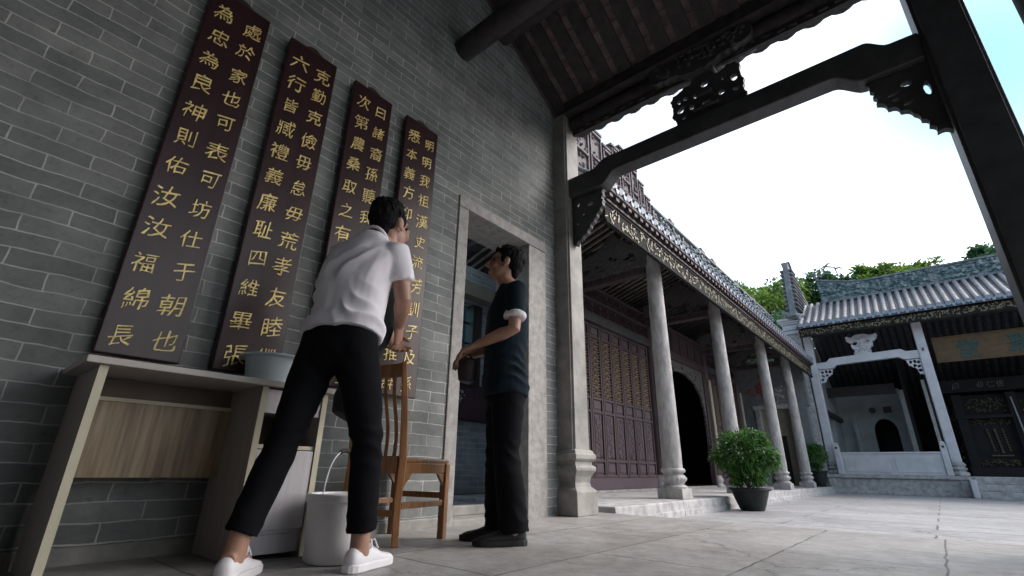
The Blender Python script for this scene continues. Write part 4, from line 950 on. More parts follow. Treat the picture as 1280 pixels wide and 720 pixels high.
def potted(label, x, y, z, pr, ph, cz, rx, rz, n, ll):
    t = thing('potted_shrub', label, 'potted plant', (x, y, z), group='potted shrubs in the courtyard')
    mb = MB(); mb.lathe([(pr * .55, 0), (pr * .62, .012), (pr * .74, ph * .3), (pr * .88, ph * .65), (pr * .96, ph * .88), (pr * 1.07, ph * .9), (pr * 1.09, ph * .97), (pr * 1.05, ph), (pr * .93, ph * .99), (pr * .9, ph * .86), (0.01, ph * .85)], (x, y, z), 40); part(mb, 'pot', 'pot', t, smooth=40)
    mb = MB(); mb.lathe([(pr * .9, ph * .80), (pr * .9, ph * .87), (pr * .4, ph * .9), (.01, ph * .91)], (x, y, z), 20); part(mb, 'soil', 'soil', t, smooth=60)
    mb = MB()
    for i in range(7):
        a = rnd.uniform(0, 6.3); e = V((x + rx * .6 * math.cos(a), y + rx * .6 * math.sin(a), cz + rnd.uniform(-.05, .2) * rz)); b = V((x + rnd.uniform(-.03, .03), y + rnd.uniform(-.03, .03), z + ph * .85))
        m_ = b.lerp(e, .5) + V((rnd.gauss(0, .02), rnd.gauss(0, .02), -.02)); mb.tube([b, m_, e], [.014, .010, .004], seg=7)
    part(mb, 'stem', 'bark', t, smooth=70)
    mb = MB()
    leaf_cards(mb, (x, y, cz), (rx * .88, rx * .88, rz * .86), int(n * .55), ll, ll * .34)
    for i in range(16):
        a, b = rnd.uniform(0, 6.3), rnd.uniform(-.5, 1.2); r0 = rx * .26
        leaf_cards(mb, (x + rx * .72 * math.cos(a) * math.cos(b), y + rx * .72 * math.sin(a) * math.cos(b), cz + rz * .72 * math.sin(b)), (r0, r0, r0 * .9), int(n * .45 / 16), ll, ll * .34, shell=.3)
    for i in range(5):
        a = rnd.uniform(0, 6.3); leaf_cards(mb, (x + rx * .35 * math.cos(a), y + rx * .35 * math.sin(a), z + ph + (cz - z - ph) * .28), (.09, .09, .08), int(n * .02), ll, ll * .34, shell=.2)
    part(mb, 'foliage', 'leaf', t)
potted('larger green shrub in a dark glazed pot standing on the courtyard slabs', .50, 7.46, -.11, .245, .28, .60, .46, .36, 5200, .075)
potted('smaller rounded shrub in a dark pot beside the last gallery column', .02, 15.7, .05, .21, .40, .86, .36, .33, 2600, .07)

def tree(label, x, y, h, r, nclump, n, m, z0=0):
    t = thing('leafy_tree', label, 'tree', (x, y, -.11), group='trees on the hill behind the hall')
    mb = MB(); zc = h - r * .75
    mb.tube([(x, y, -.2), (x + .1, y, h * .35), (x - .1, y + .1, h * .6), (x, y, h * .85)], [.32, .25, .18, .06], seg=9)
    cl = []
    for i in range(nclump):
        a, b = rnd.uniform(0, 6.28), rnd.uniform(-.7, 1.3)
        k = rnd.uniform(.45, .85); c = (x + r * k * math.cos(a) * math.cos(b), y + r * k * math.sin(a) * math.cos(b), zc + r * .75 * k * math.sin(b)); cl.append(c)
        mb.tube([(x, y, h * rnd.uniform(.4, .65)), ((x + c[0]) / 2, (y + c[1]) / 2, (h * .55 + c[2]) / 2), c], [.1, .07, .02], seg=6)
    part(mb, 'trunk', 'bark', t, smooth=60)
    lf = MB()
    for c in cl:
        rr = r * rnd.uniform(.26, .42); leaf_cards(lf, c, (rr, rr, rr * .62), n // nclump, .30, .17, shell=.35, droop=.1)
    part(lf, 'crown', m, t)
tree('bright green spreading tree rising behind the far end of the gallery roof', -5.2, 33, 12.6, 3.2, 26, 9000, 'tree_leaf')
tree('yellow green tree just left of the hall ridge fin', -3.1, 36, 13.0, 3.0, 24, 7000, 'tree_leaf')
tree('blue green rounded tree farther back, left end of the row of trees', -6.9, 41, 15.6, 2.4, 18, 4000, 'tree_leaf2')
tree('low tree top showing above the curled left end of the hall ridge', -.8, 37, 13.7, 2.2, 18, 4500, 'tree_leaf2')
tree('small bright tree top peeping over the hall ridge above the white beam', 1.8, 38, 13.8, 2.3, 18, 4500, 'tree_leaf')
tree('mid green tree crown between the two small ones over the hall ridge', 4.6, 42, 14.6, 2.2, 18, 4500, 'tree_leaf')
tree('dark tree crown peeping over the hall ridge next to the right porch pillar', 8.2, 40, 14.3, 2.2, 16, 4000, 'tree_leaf2')
tree('low dark tree filling the gap below the bright trees', -3.6, 30, 9.2, 3.0, 22, 6000, 'tree_leaf2')

# ================================================================== DESK, BASIN, BUCKET, CHAIR
dk = thing('writing_desk', 'worn laminate desk with kneehole and side cupboard standing against the brick wall', 'desk', (.24, .72, 0))
mb = MB(); mb.box(.015, .445, .275, 1.20, .676, .701); part(mb, 'tabletop', 'lam_top', dk, bevel=.003)
def panel_with_band(y0, y1, nm):
    mb = MB(); mb.box(.03, .415, y0, y1, .004, .6745); p_ = part(mb, nm, 'laminate', dk)
    b = MB(); b.box(.4155, .4185, y0, y1, .004, .6745); part(b, 'edge_band', 'lam_edge', p_)
panel_with_band(.318, .344, 'side_panel'); panel_with_band(.872, .897, 'side_panel'); panel_with_band(1.150, 1.175, 'side_panel')
mb = MB(); mb.box(.10, .118, .3445, .8715, .305, .585); part(mb, 'modesty_panel', 'lam_wood', dk)
mb = MB(); mb.box(.098, .125, .3445, .8715, .5855, .60); part(mb, 'rail', 'lam_edge', dk)
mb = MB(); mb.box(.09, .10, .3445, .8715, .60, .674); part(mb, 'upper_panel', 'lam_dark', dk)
mb = MB(); mb.box(.392, .412, .8985, 1.1485, .568, .668); mb.box(.08, .392, .91, 1.14, .58, .655); part(mb, 'drawer', 'lam_white', dk, bevel=.002)
mb = MB(); mb.box(.06, .40, .8975, 1.1495, .424, .440); p_ = part(mb, 'shelf', 'laminate', dk)
b_ = MB(); b_.box(.4005, .404, .8975, 1.1495, .424, .440); part(b_, 'edge_band', 'lam_edge', p_)
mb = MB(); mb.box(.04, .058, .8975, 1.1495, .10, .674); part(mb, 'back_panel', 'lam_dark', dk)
mb = MB(); mb.box(.395, .412, .900, 1.147, .112, .420); part(mb, 'cupboard_door', 'lam_white', dk, bevel=.002)
mb = MB(); mb.box(.06, .395, .8975, 1.1495, .095, .110); mb.box(.380, .396, .8975, 1.1495, .022, .094); part(mb, 'plinth', 'lam_white', dk, bevel=.002)

bs = thing('plastic_basin', 'pale blue plastic wash basin sitting on the desk top', 'basin', (.17, 1.0, .702))
mb = MB(); mb.lathe([(r_, z_ * 1.45) for r_, z_ in [(.108, .0), (.112, .004), (.118, .02), (.132, .085), (.136, .092), (.162, .096), (.164, .099), (.160, .102), (.136, .100), (.130, .094), (.112, .02), (.01, .012)]], (.165, 1.01, .702), 48); part(mb, 'bowl', 'plastic_blue', bs, smooth=40)
mb = MB(); mb.lathe([(.1115, .002), (.1165, .02), (.1135, .004)], (.165, 1.01, .702), 48); part(mb, 'foot_ring', 'laminate', bs, smooth=40)

bk_ = thing('plastic_bucket', 'white plastic bucket with lid and raised wire handle beside the desk', 'bucket', (.60, 1.205, 0))
BX, BY = .60, 1.205
mb = MB(); mb.lathe([(.112, .003), (.118, .010), (.126, .12), (.133, .225), (.136, .228), (.136, .236), (.131, .24)], (BX, BY, 0), 48); part(mb, 'pail', 'plastic_white', bk_, smooth=40)
mb = MB(); mb.lathe([(.139, .222), (.142, .225), (.142, .25), (.138, .254), (.124, .254), (.122, .247), (.01, .246)], (BX, BY, 0), 48); part(mb, 'lid', 'plastic_white', bk_, smooth=30)
hd = V((-.45, .89, 0)).normalized()
hp_ = [V((BX, BY, .235)) + hd * (.138 * math.cos(a)) * -1 + V((0, 0, .19 * math.sin(a))) + V((-.05, .02, 0)) * math.sin(a) for a in [math.pi * i / 20 for i in range(21)]]
mb = MB(); mb.tube(hp_, .0032, seg=7); part(mb, 'handle', 'plastic_white', bk_, smooth=60)
mb = MB(); mb.tube(hp_[8:13], .009, seg=10); part(mb, 'grip', 'black_bag', bk_, smooth=60)

# chair, built facing +y in its own axes then turned
ch = thing('wooden_chair', 'orange brown wooden slat-back chair against the wall between the two men', 'chair', (.262, 1.745, 0), rz=R(13))
def cp_(mb, n, **k): return part(mb, n, 'chair', ch, local=True, bevel=k.pop('bevel', .004), **k)
SW, SD, SH = .175, .195, .405
mb = MB(); mb.box(-SW - .01, SW + .01, -SD + .02, SD + .02, SH - .022, SH); cp_(mb, 'seat', bevel=.008)
for sx in (-1, 1):
    mb = MB(); mb.tube([(sx * SW, -SD, 0), (sx * SW, -SD - .005, .2), (sx * SW, -SD + .005, .40), (sx * SW, -SD - .015, .62), (sx * SW, -SD - .055, .89)], [.023, .024, .026, .024, .018], ref=(1, 0, 0), seg=4); me_ = mb
    for i, v in enumerate(mb.v): pass
    cp_(mb, 'back_leg')
    mb = MB(); mb.box(sx * SW - .019, sx * SW + .019, SD - .022, SD + .016, 0, SH - .023); cp_(mb, 'leg')
    mb = MB(); mb.box(sx * SW - .010, sx * SW + .010, -SD + .02, SD - .022, SH - .075, SH - .023); cp_(mb, 'apron')
    mb = MB(); mb.box(sx * SW - .009, sx * SW + .009, -SD + .02, SD - .022, .165, .195); cp_(mb, 'stretcher')
    mb = MB(); mb.prism([(SD - .024, SH - .14), (SD - .024, SH - .076), (SD - .085, SH - .076)], 'x', sx * SW - .008, sx * SW + .008); mb.prism([(-SD + .022, SH - .14), (-SD + .022, SH - .076), (-SD + .085, SH - .076)], 'x', sx * SW - .008, sx * SW + .008); cp_(mb, 'corner_brace')
mb = MB(); mb.box(-SW + .02, SW - .02, SD - .012, SD + .006, SH - .075, SH - .023); cp_(mb, 'apron')
mb = MB(); mb.box(-SW + .02, SW - .02, SD - .012, SD + .006, .20, .232); cp_(mb, 'stretcher')
mb = MB(); mb.box(-SW + .02, SW - .02, -SD - .012, -SD + .008, .13, .16); cp_(mb, 'stretcher')
mb = MB(); mb.box(-SW + .02, SW - .02, -SD - .012, -SD + .012, SH - .075, SH + .01); cp_(mb, 'apron')
def backy(z): return -SD + .005 - .02 * max(0, (z - .40) / .22) if z < .62 else -SD - .015 - .04 * (z - .62) / .27
mb = MB(); mb.bar((-SW, backy(.84), .845), (SW, backy(.84), .845), .024, .075); cp_(mb, 'top_rail', bevel=.006)
for i in range(5):
    x = -.115 + i * .0575
    mb = MB(); mb.tube([(x, backy(z) + .012 * math.sin((z - .41) * 14.5), z) for z in [.41 + .4 * j / 10 for j in range(11)]], (.0125, .006), ref=(1, 0, 0), seg=8); cp_(mb, 'slat', bevel=0, smooth=50)

# ================================================================== PEOPLE
def nz(co, s, seed=0): return noise.noise(V((co.x * s + seed, co.y * s, co.z * s)))

def head_pieces(mb, c, F, Rt, U, k=1.0):
    P = lambda f, r, u: c + F * (f * k) + Rt * (r * k) + U * (u * k)
    E = lambda p, rf, rr, ru: mb.ell(p, rr * k, rf * k, ru * k, Rt, F, U, 16, 11)
    E(P(-.008, 0, .030), .096, .074, .088); E(P(.022, 0, -.045), .070, .060, .075); E(P(.062, 0, -.102), .022, .026, .020)
    E(P(.03, 0, -.085), .050, .050, .028); E(P(.078, 0, .030), .016, .046, .014)
    mb.tube([P(.088, 0, .022), P(.104, 0, -.005), P(.114, 0, -.030), P(.096, 0, -.040)], [.009 * k, .012 * k, .016 * k, .012 * k], ref=Rt, seg=10)
    E(P(.088, 0, -.068), .010, .023, .007); E(P(.085, 0, -.079), .010, .020, .007)
    for s in (-1, 1):
        E(P(.062, s * .038, -.035), .022, .020, .02)
        E(P(-.004, s * .078, -.006), .020, .009, .033); E(P(.004, s * .076, -.035), .010, .008, .012)
def hair_mesh(c, F, Rt, U, k=1.0, top=.0, seed=1, fringe=True):
    mb = MB(); P = lambda f, r, u: c + F * (f * k) + Rt * (r * k) + U * (u * k)
    mb.ell(P(-.022, 0, .052), .083 * k, .098 * k, (.082 + top) * k, Rt, F, U, 22, 14)
    mb.ell(P(-.048, 0, .012), .075 * k, .065 * k, .072 * k, Rt, F, U, 18, 12)
    mb.ell(P(-.062, 0, -.035), .055 * k, .036 * k, .05 * k, Rt, F, U, 14, 9)
    for s in (-1, 1): mb.ell(P(.018, s * .070, .018), .012 * k, .022 * k, .035 * k, Rt, F, U, 10, 7)
    rr = random.Random(seed)
    for i in range(150):
        a, b = rr.uniform(0, 6.28), rr.uniform(-.1, 1.5)
        d = Rt * (math.cos(a) * math.cos(b)) + F * (math.sin(a) * math.cos(b)) + U * math.sin(b)
        if d.dot(F) > .55 and d.dot(U) < .55: continue
        p = P(-.022, 0, .052) + (Rt * (d.dot(Rt) * .077) + F * (d.dot(F) * .092) + U * (d.dot(U) * (.076 + top))) * k
        t = (F * .6 * max(0, d.dot(U)) - U * (1 - max(0, d.dot(U))) * .9 + Rt * rr.gauss(0, .22) + d * .16).normalized()
        mb.tube([p - t * .012, p + t * .012 * k + d * .003, p + t * .034 * k], [.008 * k, .007 * k, .0025 * k], seg=6)
    if fringe:
        for i in range(16):
            r_0 = rr.uniform(-.055, .055); p = P(.066, r_0, .085); mb.tube([p, p + F * .012 + U * rr.uniform(-.02, .006), p + F * .014 - U * rr.uniform(.012, .03)], [.011 * k, .008 * k, .003 * k], seg=6)
    return organic(mb, .0045, 1, lambda co, n: .0022 * nz(co, 90, seed))
def hand_pieces(mb, w, D, Pn, side, curl=.5, k=1.0, spread=1.0):
    """palm and five fingers: w wrist, D hand direction, Pn palm normal (palm faces +Pn), side = direction of the thumb side"""
    D, Pn = D.normalized(), (Pn - D * Pn.dot(D)).normalized(); S = side - D * side.dot(D) - Pn * side.dot(Pn); S.normalize()
    mb.tube([w - D * .01, w + D * .02, w + D * .055 * k, w + D * .088 * k], [(.026 * k, .019 * k), (.033 * k, .018 * k), (.041 * k, .016 * k), (.040 * k, .013 * k)], ref=S, seg=14)
    for i, (o, L) in enumerate(((.030, .072), (.010, .080), (-.010, .074), (-.029, .058))):
        p = w + D * (.082 - abs(i - 1) * .004) * k + S * (o * k); d = (D + S * (o * spread * 2)).normalized(); pts = [p - D * .03 * k, p]; c = curl * (1 + .12 * i)
        for seg_, fr in ((.45, .55), (.30, 1.0), (.25, 1.35)):
            a = c * fr; dd = d * math.cos(a) + Pn * math.sin(a); pts.append(pts[-1] + dd * (L * seg_ * k))
        mb.tube(pts, [.0090 * k, .0092 * k, .0086 * k, .0078 * k, .0055 * k], ref=S, seg=9)
    p = w + D * .022 * k + S * .024 * k; t1 = (D * .65 + S * .62 + Pn * .35).normalized(); t2 = (D * .9 + S * .1 + Pn * .45).normalized()
    mb.tube([w + D * .008 * k + S * .012 * k, p, p + t1 * .034 * k, p + t1 * .034 * k + t2 * .03 * k, p + t1 * .034 * k + t2 * .052 * k], [.014 * k, .016 * k, .0125 * k, .011 * k, .007 * k], seg=9)
def shoe(parent, heel, D, L, m, sole_m, label=None, laces=False, lacem=None):
    D = V((D[0], D[1], 0)).normalized(); S = V((D.y, -D.x, 0)); h = V(heel)
    up_ = MB(); st_ = [(.0, .020, .060), (.018, .032, .078), (.05, .036, .086), (.085, .036, .088), (.115, .038, .082), (.14, .041, .070), (.175, .045, .056), (.21, .046, .048), (.24, .042, .042), (.262, .030, .034), (.272, .014, .026)]
    pts = []; sg = 18; vs = []; fs = []
    for (x, wd, ht) in st_:
        for j in range(sg):
            a = 2 * math.pi * j / sg; cx, cz = math.cos(a), math.sin(a)
            q = abs(cx) ** .8 * (1 if cx > 0 else -1); z = .012 + (ht - .012) * (.5 + .5 * (abs(cz) ** .75 * (1 if cz > 0 else -1)))
            tap = 1 - .38 * max(0, (z - .04) / .06)
            vs.append(h + D * (x * L / .272) + S * (wd * q * tap) + V((0, 0, z)))
    for i in range(len(st_) - 1):
        for j in range(sg): fs.append((i * sg + j, i * sg + (j + 1) % sg, (i + 1) * sg + (j + 1) % sg, (i + 1) * sg + j))
    fs += [tuple(range(sg))[::-1], tuple(range((len(st_) - 1) * sg, len(st_) * sg))]
    up_.add(vs, fs)
    s_ = part(up_, 'shoe', m, parent, smooth=70, label=label)
    ol = [(x * L / .272, wd + .005) for x, wd, _ in st_]; ol = [(ol[0][0] - .008, .012)] + ol + [(ol[-1][0] + .008, .008)]
    poly = [h + D * x + S * w_ for x, w_ in ol] + [h + D * x - S * w_ for x, w_ in ol[::-1]]
    so_ = MB(); n = len(poly); vv = [(p.x, p.y, .001) for p in poly] + [(p.x, p.y, .028) for p in poly]
    so_.add(vv, [tuple(range(n))[::-1], tuple(range(n, 2 * n))] + [(i, (i + 1) % n, (i + 1) % n + n, i + n) for i in range(n)])
    part(so_, 'sole', sole_m, s_, bevel=.004)
    if laces:
        lc = MB(); q = L / .272
        for i in range(5):
            x = (.112 + i * .019) * q; z = .082 - i * .0085
            lc.tube([h + D * x + S * .024 + V((0, 0, z - .004)), h + D * (x + .004) + V((0, 0, z + .006)), h + D * x - S * .024 + V((0, 0, z - .004))], .0035, seg=6)
        o_ = h + D * .112 * q + V((0, 0, .088))
        for sgn in (-1, 1):
            lc.tube([o_ + S * sgn * (.024 * (1 - math.cos(a)) * .8) + V((0, 0, .017 * math.sin(a))) + D * (-.012 + .012 * math.cos(a)) for a in [i * .63 for i in range(11)]], .003, seg=6)
            lc.tube([o_, o_ + S * sgn * .02 + V((0, 0, .012)) + D * .02, o_ + S * sgn * .032 - V((0, 0, .02)) + D * .03], .003, seg=6)
        lc.tube([h + D * .10 * q + S * .02 + V((0, 0, .078)), h + D * .105 * q + V((0, 0, .102)), h + D * .10 * q - S * .02 + V((0, 0, .078))], .006, seg=8)
        part(lc, 'lace', lacem, s_, smooth=60)
    return s_
def limb(mb, pts, rad, ref, seg=16): mb.tube(pts, rad, ref=ref, seg=seg)
def person(label, J, clothes):
    """J: joints in world space. One continuous body; hair, clothing, shoes as children."""
    t = thing('person', label, 'person', J['root'], group=None)
    F, U = J['F'].normalized(), J['U'].normalized(); Rt = F.cross(U).normalized(); U = Rt.cross(F)
    hl, hrr = J['hipL'], J['hipR']; hipax = (hrr - hl).normalized(); shax = (J['shR'] - J['shL']).normalized()
    pel = (hl + hrr) / 2; sh = (J['shL'] + J['shR']) / 2; nb = J['neck']
    def torso(mb, e, low=0., lowe=0.):
        ax0 = (sh - pel).normalized(); h0 = -(.10 + low)
        sp = [pel + ax0 * h0, pel + ax0 * max(-.02, h0 + .05), pel.lerp(sh, .25) + J.get('belly', V((0, 0, 0))), pel.lerp(sh, .55) + J.get('bow', V((0, 0, 0))), pel.lerp(sh, .84) + J.get('bow', V((0, 0, 0))) * .5, sh + V((0, 0, .012)), nb]
        wid = [.150 + lowe, .166 + lowe * .6, .148, .160, .172, .135, .060]; dep = [.100 + lowe, .112 + lowe * .6, .104, .112, .108, .075, .056]
        n = len(sp); vs = []; fs = []; sg = 26
        for i, c in enumerate(sp):
            tt = min(1, i / 4); ax = hipax.lerp(shax, tt); d = (sp[min(i + 1, n - 1)] - sp[max(i - 1, 0)]).normalized()
            ax = (ax - d * ax.dot(d)).normalized(); fw = d.cross(ax)
            for j in range(sg):
                a = 2 * math.pi * j / sg; ca, sa = math.cos(a), math.sin(a)
                vs.append(c + ax * ((wid[i] + e) * abs(ca) ** .85 * (1 if ca > 0 else -1)) + fw * ((dep[i] + e) * abs(sa) ** .9 * (1 if sa > 0 else -1)))
        for i in range(n - 1):
            for j in range(sg): fs.append((i * sg + j, i * sg + (j + 1) % sg, (i + 1) * sg + (j + 1) % sg, (i + 1) * sg + j))
        fs += [tuple(range(sg))[::-1], tuple(range((n - 1) * sg, n * sg))]; mb.add(vs, fs)
    # ---- body
    b = MB(); torso(b, -.012)
    for s, h_, k_, a_ in (('L', hl, J['kneeL'], J['ankL']), ('R', hrr, J['kneeR'], J['ankR'])):
        limb(b, [h_ + V((0, 0, .03)), h_.lerp(k_, .35), k_, k_.lerp(a_, .3), a_.lerp(k_, .12), a_ - V((0, 0, .045))], [.078, .074, .050, .052, .036, .036], hipax)
        D = J['footD' + s].normalized(); b.tube([a_ - D * .04 - V((0, 0, .04)), a_ + D * .04 - V((0, 0, .045)), a_ + D * .13 - V((0, 0, .065))], [.028, .032, .022], ref=(0, 0, 1), seg=10)
    for s in 'LR':
        S_, E_, W_ = J['sh' + s], J['el' + s], J['wr' + s]
        limb(b, [S_ + (sh - S_) * .25, S_, S_.lerp(E_, .45), E_, E_.lerp(W_, .3), E_.lerp(W_, .75), W_], [.048, .050, .043, .036, .038, .029, (.027, .021)], J['palm' + s].cross(W_ - E_))
        hand_pieces(b, W_, J['hand' + s], J['palm' + s], J['thumb' + s], J.get('curl' + s, .5), k=.98)
    b.tube([nb - V((0, 0, .04)) , nb, J['head'] - U * .10 - F * .012, J['head'] - U * .04 - F * .015], [.066, .060, .054, .054], ref=Rt, seg=14)
    head_pieces(b, J['head'], F, Rt, U)
    part(organic(b, .0055, 2), 'body', 'skin', t, smooth=180)
    part(hair_mesh(J['head'], F, Rt, U, 1.0, top=J.get('hairtop', .004), seed=J.get('seed', 1), fringe=J.get('fringe', True)), 'hair', 'hair', t, smooth=180)
    m = MB()
    for s in (-1, 1): m.ell(J['head'] + F * .0815 + Rt * (s * .031) + U * .006, .012, .006, .006, Rt, F, U, 10, 7)
    part(m, 'eye', 'eye', t, smooth=180)
    # ---- trousers
    b = MB()
    sp = [pel + V((0, 0, .07)), pel - V((0, 0, .03)), pel - V((0, 0, .105))]
    b.tube(sp, [(.142, .098), (.174, .122), (.152, .107)], ref=hipax, seg=24)
    for s, h_, k_, a_ in (('L', hl, J['kneeL'], J['ankL']), ('R', hrr, J['kneeR'], J['ankR'])):
        w1, w2, w3 = clothes['leg']; hem = k_.lerp(a_, clothes['hem'])
        limb(b, [h_ + V((0, 0, .05)), h_ - V((0, 0, .03)), h_.lerp(k_, .4), k_, k_.lerp(a_, .35), hem.lerp(k_, .12), hem], [.084, .094, w1, w2, (w2 + w3) / 2 + .002, w3, w3 + .002], hipax, seg=20)
    kn = (J['kneeL'], J['kneeR']); an = (J['ankL'], J['ankR'])
    def fold(co, n):
        d = .0022 * nz(co, 14, 3)
        for k_ in kn:
            q = (co - k_).length
            if q < .16: d += .006 * (1 - q / .16) * (1 - 2 * abs(math.sin(co.z * 40 + co.x * 18 + co.y * 12 + 3 * nz(co, 7))))
        for a_ in an:
            q = (co - a_).length
            if q < .2: d += .005 * (1 - q / .2) * (1 - 2 * abs(math.sin(co.z * 42 + co.y * 16 + co.x * 10 + 3 * nz(co, 8))))
        q = (co - (pel - V((0, 0, .1)))).length
        if q < .2: d += .0055 * (1 - q / .2) * math.sin(co.z * 60 + (co.x + co.y) * 45 + 3 * nz(co, 7))
        return d
    part(organic(b, .0085, 3, fold), 'trousers', clothes['trouser_m'], t, smooth=180)
    # ---- shirt
    b = MB(); torso(b, .013, clothes['low'], clothes['flare'])
    for s in 'LR':
        S_, E_ = J['sh' + s], J['el' + s]; sl = clothes['sleeve']
        limb(b, [S_ + (sh - S_) * .35 + V((0, 0, .004)), S_ + V((0, 0, .006)), S_.lerp(E_, sl * .6), S_.lerp(E_, sl)], [.062, .064, .060, .062], J['palm' + s].cross(J['wr' + s] - E_), seg=20)
    b.tube([nb - V((0, 0, .05)), nb - V((0, 0, .005))], [.095, .070], ref=shax, seg=18)
    ax3 = (sh - pel).normalized()
    cl_ = MB(); cx_ = (J['head'] - nb).normalized(); ca, cb = shax, cx_.cross(shax).normalized()
    cl_.tube([nb + cx_ * .004 + ca * (.070 * math.cos(a)) + cb * (.066 * math.sin(a)) - cx_ * (.02 * math.sin(a)) for a in [i * math.pi / 12 for i in range(25)]], .008, seg=8, cap=False)
    col_ = cl_
    def sfold(co, n):
        k = (co - pel).dot(ax3)
        d = .004 * nz(co, 9, 7) + .004 * nz(V((co.x * 2.2, co.y * 2.2, co.z * .7)), 8, 2)
        d += clothes['wr'] * max(0, 1 - abs(k - .1) / .2) * (1 - 2 * abs(math.sin(k * 34 + 9 * nz(V((co.x, co.y, co.z * .5)), 4, 1)))) * max(0, .25 + nz(co, 5, 9))
        d += clothes['wr'] * .8 * max(0, 1 - abs(k - .36) / .16) * (1 - 2 * abs(math.sin((co.x * 22 + co.y * 16 - co.z * 20) + 4 * nz(co, 5, 4)))) * max(0, .3 + nz(co, 4, 2))
        return d
    sh_o = part(organic(b, .008, 2, sfold), 'shirt', clothes['shirt_m'], t, smooth=180)
    part(col_, 'collar', clothes['shirt_m'], sh_o, smooth=180)
    if clothes.get('cuff'):
        m = MB()
        for s in 'LR':
            S_, E_ = J['sh' + s], J['el' + s]; a, b_ = S_.lerp(E_, clothes['sleeve'] - .06), S_.lerp(E_, clothes['sleeve'] + .10)
            m.tube([a, a.lerp(b_, .3), a.lerp(b_, .7), b_], [.060, .067, .067, .060], seg=20)
        part(organic(m, .006, 2, lambda co, n: .004 * nz(co, 30)), 'sleeve_cuff', 'cuff', t, smooth=180)
    for s in 'LR':
        D = J['footD' + s].normalized(); a_ = J['ank' + s]
        shoe(t, (a_.x - D.x * .062, a_.y - D.y * .062, 0), D, clothes['shoeL'], clothes['shoe_m'], clothes['sole_m'], laces=clothes.get('laces'), lacem=clothes['sole_m'])
    return t, F, Rt, U

# man in white, striding beside the desk, seen from behind
J1 = dict(root=(.74, 1.0, 0), hipL=V((.66, .985, .86)), hipR=V((.83, 1.035, .825)), kneeL=V((.70, .875, .46)), kneeR=V((.85, 1.13, .455)), ankL=V((.705, .765, .105)), ankR=V((.83, 1.165, .095)),
          footDL=V((-.72, .70, 0)), footDR=V((-.36, .93, 0)), shL=V((.555, 1.055, 1.335)), shR=V((.86, 1.165, 1.275)), neck=V((.70, 1.14, 1.385)), head=V((.70, 1.215, 1.495)), F=V((-.14, .98, .06)), U=V((.0, .0, 1)),
          elR=V((.885, 1.205, 1.06)), wrR=V((.745, 1.30, .985)), handR=V((-.45, .35, -.75)), palmR=V((-.75, -.5, .2)), thumbR=V((-.4, .8, .3)), curlR=.75,
          elL=V((.50, 1.20, 1.12)), wrL=V((.585, 1.36, .98)), handL=V((.3, .5, -.7)), palmL=V((.7, -.3, .3)), thumbL=V((.1, .8, .5)), curlL=.9, bow=V((0, -.02, .01)), seed=3, hairtop=.012, fringe=False)
person('man in white t-shirt, black trousers and white sneakers leaning forward beside the desk', J1,
       dict(leg=(.084, .061, .057), hem=.90, trouser_m='trouser', low=-.125, flare=.018, sleeve=.62, shirt_m='tee_white', wr=.017, shoeL=.255, shoe_m='white_shoe', sole_m='white_shoe', laces=True))
bg_ = thing('sling_bag', 'black cloth bag hanging in front of the man in white', 'bag', (.62, 1.17, .56))
mb = MB(); mb.tube([(.60, 1.20, .80), (.60, 1.21, .74), (.60, 1.205, .64), (.60, 1.19, .565), (.60, 1.18, .55)], [(.04, .05), (.075, .06), (.095, .06), (.08, .045), (.05, .02)], ref=(.5, .85, 0), seg=16)
part(organic(mb, .008, 2, lambda co, n: .006 * nz(co, 16, 5)), 'pouch', 'black_bag', bg_, smooth=180)
mb = MB(); mb.tube([(.62, 1.24, .79), (.66, 1.275, .93), (.70, 1.285, 1.05), (.70, 1.27, 1.18), (.68, 1.25, 1.28)], [(.03, .012), (.034, .012), (.032, .012), (.028, .01), (.02, .008)], ref=(.6, .8, 0), seg=10); part(mb, 'strap', 'black_bag', bg_, smooth=80)

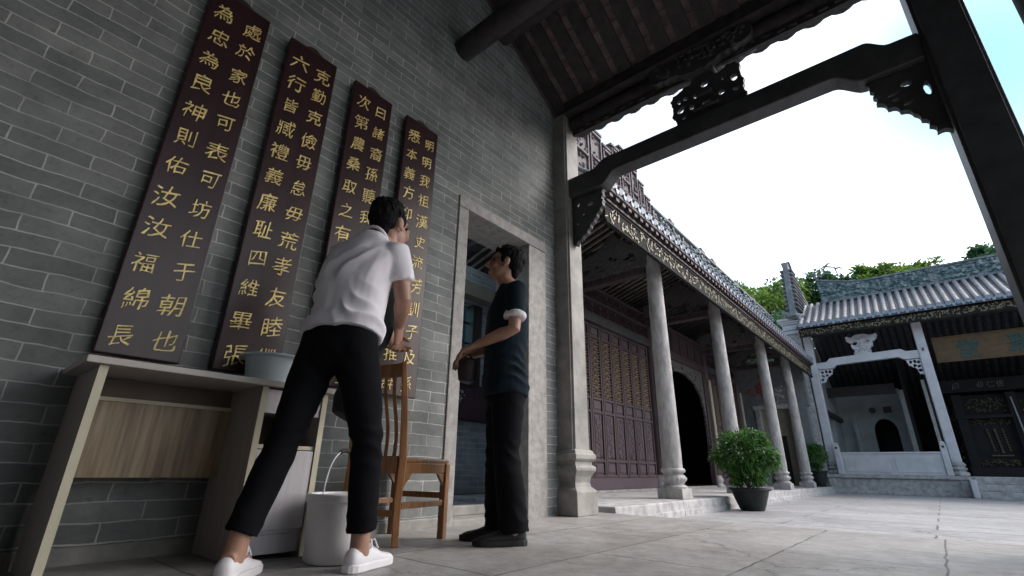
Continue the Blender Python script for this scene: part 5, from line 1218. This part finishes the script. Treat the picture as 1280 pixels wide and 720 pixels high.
# man in dark teal, standing and looking up at the boards
q = V((.72, 2.08, 0)); rv = V((.75, .662, 0)); nv = V((-.662, .75, 0))
def W2(s, z, d=0.): return q + rv * s + nv * d + V((0, 0, z))
F2 = V((-.62, -.785, .10)); side_l = V((.785, -.62, 0))   # his left, towards the camera
J2 = dict(root=tuple(q), hipL=W2(.012, .80) + side_l * .085, hipR=W2(.012, .80) - side_l * .085, kneeL=W2(.012, .43) + side_l * .075, kneeR=W2(-.005, .43) - side_l * .075,
          ankL=W2(.055, .09) + side_l * .085, ankR=W2(.01, .09) - side_l * .10, footDL=V((-.60, -.80, 0)), footDR=V((-.66, -.72, 0)),
          shL=W2(.035, 1.345) + side_l * .165, shR=W2(.015, 1.345) - side_l * .165, neck=W2(.03, 1.425), head=W2(.0, 1.575), F=V((-.70, -.67, .20)), U=V((-.03, -.03, 1)),
          elL=W2(.02, 1.10) + side_l * .20, wrL=W2(-.185, 1.02) + side_l * .11, handL=V((-.75, -.60, -.42)), palmL=V((-.3, .1, -1)), thumbL=V((-.5, .5, .3)), curlL=.7,
          elR=W2(.0, 1.10) - side_l * .20, wrR=W2(-.19, 1.0) - side_l * .07, handR=V((-.6, -.7, -.45)), palmR=V((.2, -.2, -1)), thumbR=V((.4, -.4, .3)), curlR=.8,
          belly=V(F2) * .014, bow=V(F2) * .008, seed=8, hairtop=.002)
p2_, F, Rt, U = person('man in dark teal t-shirt with white cuffs and glasses standing before the doorway', J2,
       dict(leg=(.090, .072, .078), hem=1.10, trouser_m='trouser', low=-.045, flare=.016, sleeve=.66, shirt_m='tee_teal', wr=.012, shoeL=.265, shoe_m='black_shoe', sole_m='black_shoe', cuff=True))
hc = J2['head']; mb = MB()
for s in (-1, 1):
    c = hc + F * .098 + Rt * (s * .032) + U * .006
    mb.tube([c + Rt * (.024 * math.cos(a)) + U * (.017 * math.sin(a)) for a in [i * math.pi / 8 for i in range(17)]], .0018, ref=F, seg=6, cap=False)
    mb.tube([c + Rt * (s * .024), hc + F * .06 + Rt * (s * .074) + U * .008, hc - F * .01 + Rt * (s * .086) + U * .012], .0018, seg=6)
mb.tube([hc + F * .1 + Rt * .008 + U * .008, hc + F * .1 - Rt * .008 + U * .008], .0018, seg=6)
gl = part(mb, 'glasses', 'black_bag', p2_, smooth=60)
mb = MB()
for s in (-1, 1): mb.ell(hc + F * .098 + Rt * (s * .032) + U * .006, .022, .0012, .015, Rt, F, U, 14, 7)
part(mb, 'lens', 'lens', gl, smooth=60)
hbg = thing('hand_bag', 'small dark maroon pouch held in front by the man in teal', 'pouch', tuple(W2(-.24, .86)))
c = W2(-.215, .905) + side_l * .03
mb = MB(); mb.tube([c + V((0, 0, .055)), c + V((0, 0, .04)), c - V((0, 0, .03)), c - V((0, 0, .075)), c - V((0, 0, .085))], [(.045, .028), (.055, .038), (.056, .042), (.05, .036), (.03, .02)], ref=rv, seg=16)
part(organic(mb, .006, 2, lambda co, n: .004 * nz(co, 24, 5)), 'pouch', 'maroon_bag', hbg, smooth=180)
mb = MB(); c2 = W2(-.235, .955) + side_l * .06
mb.tube([c + V((0, 0, .05)) - rv * .03, c + V((0, 0, .085)), c + V((0, 0, .05)) + rv * .03], .006, seg=8); part(mb, 'loop', 'maroon_bag', hbg, smooth=60)
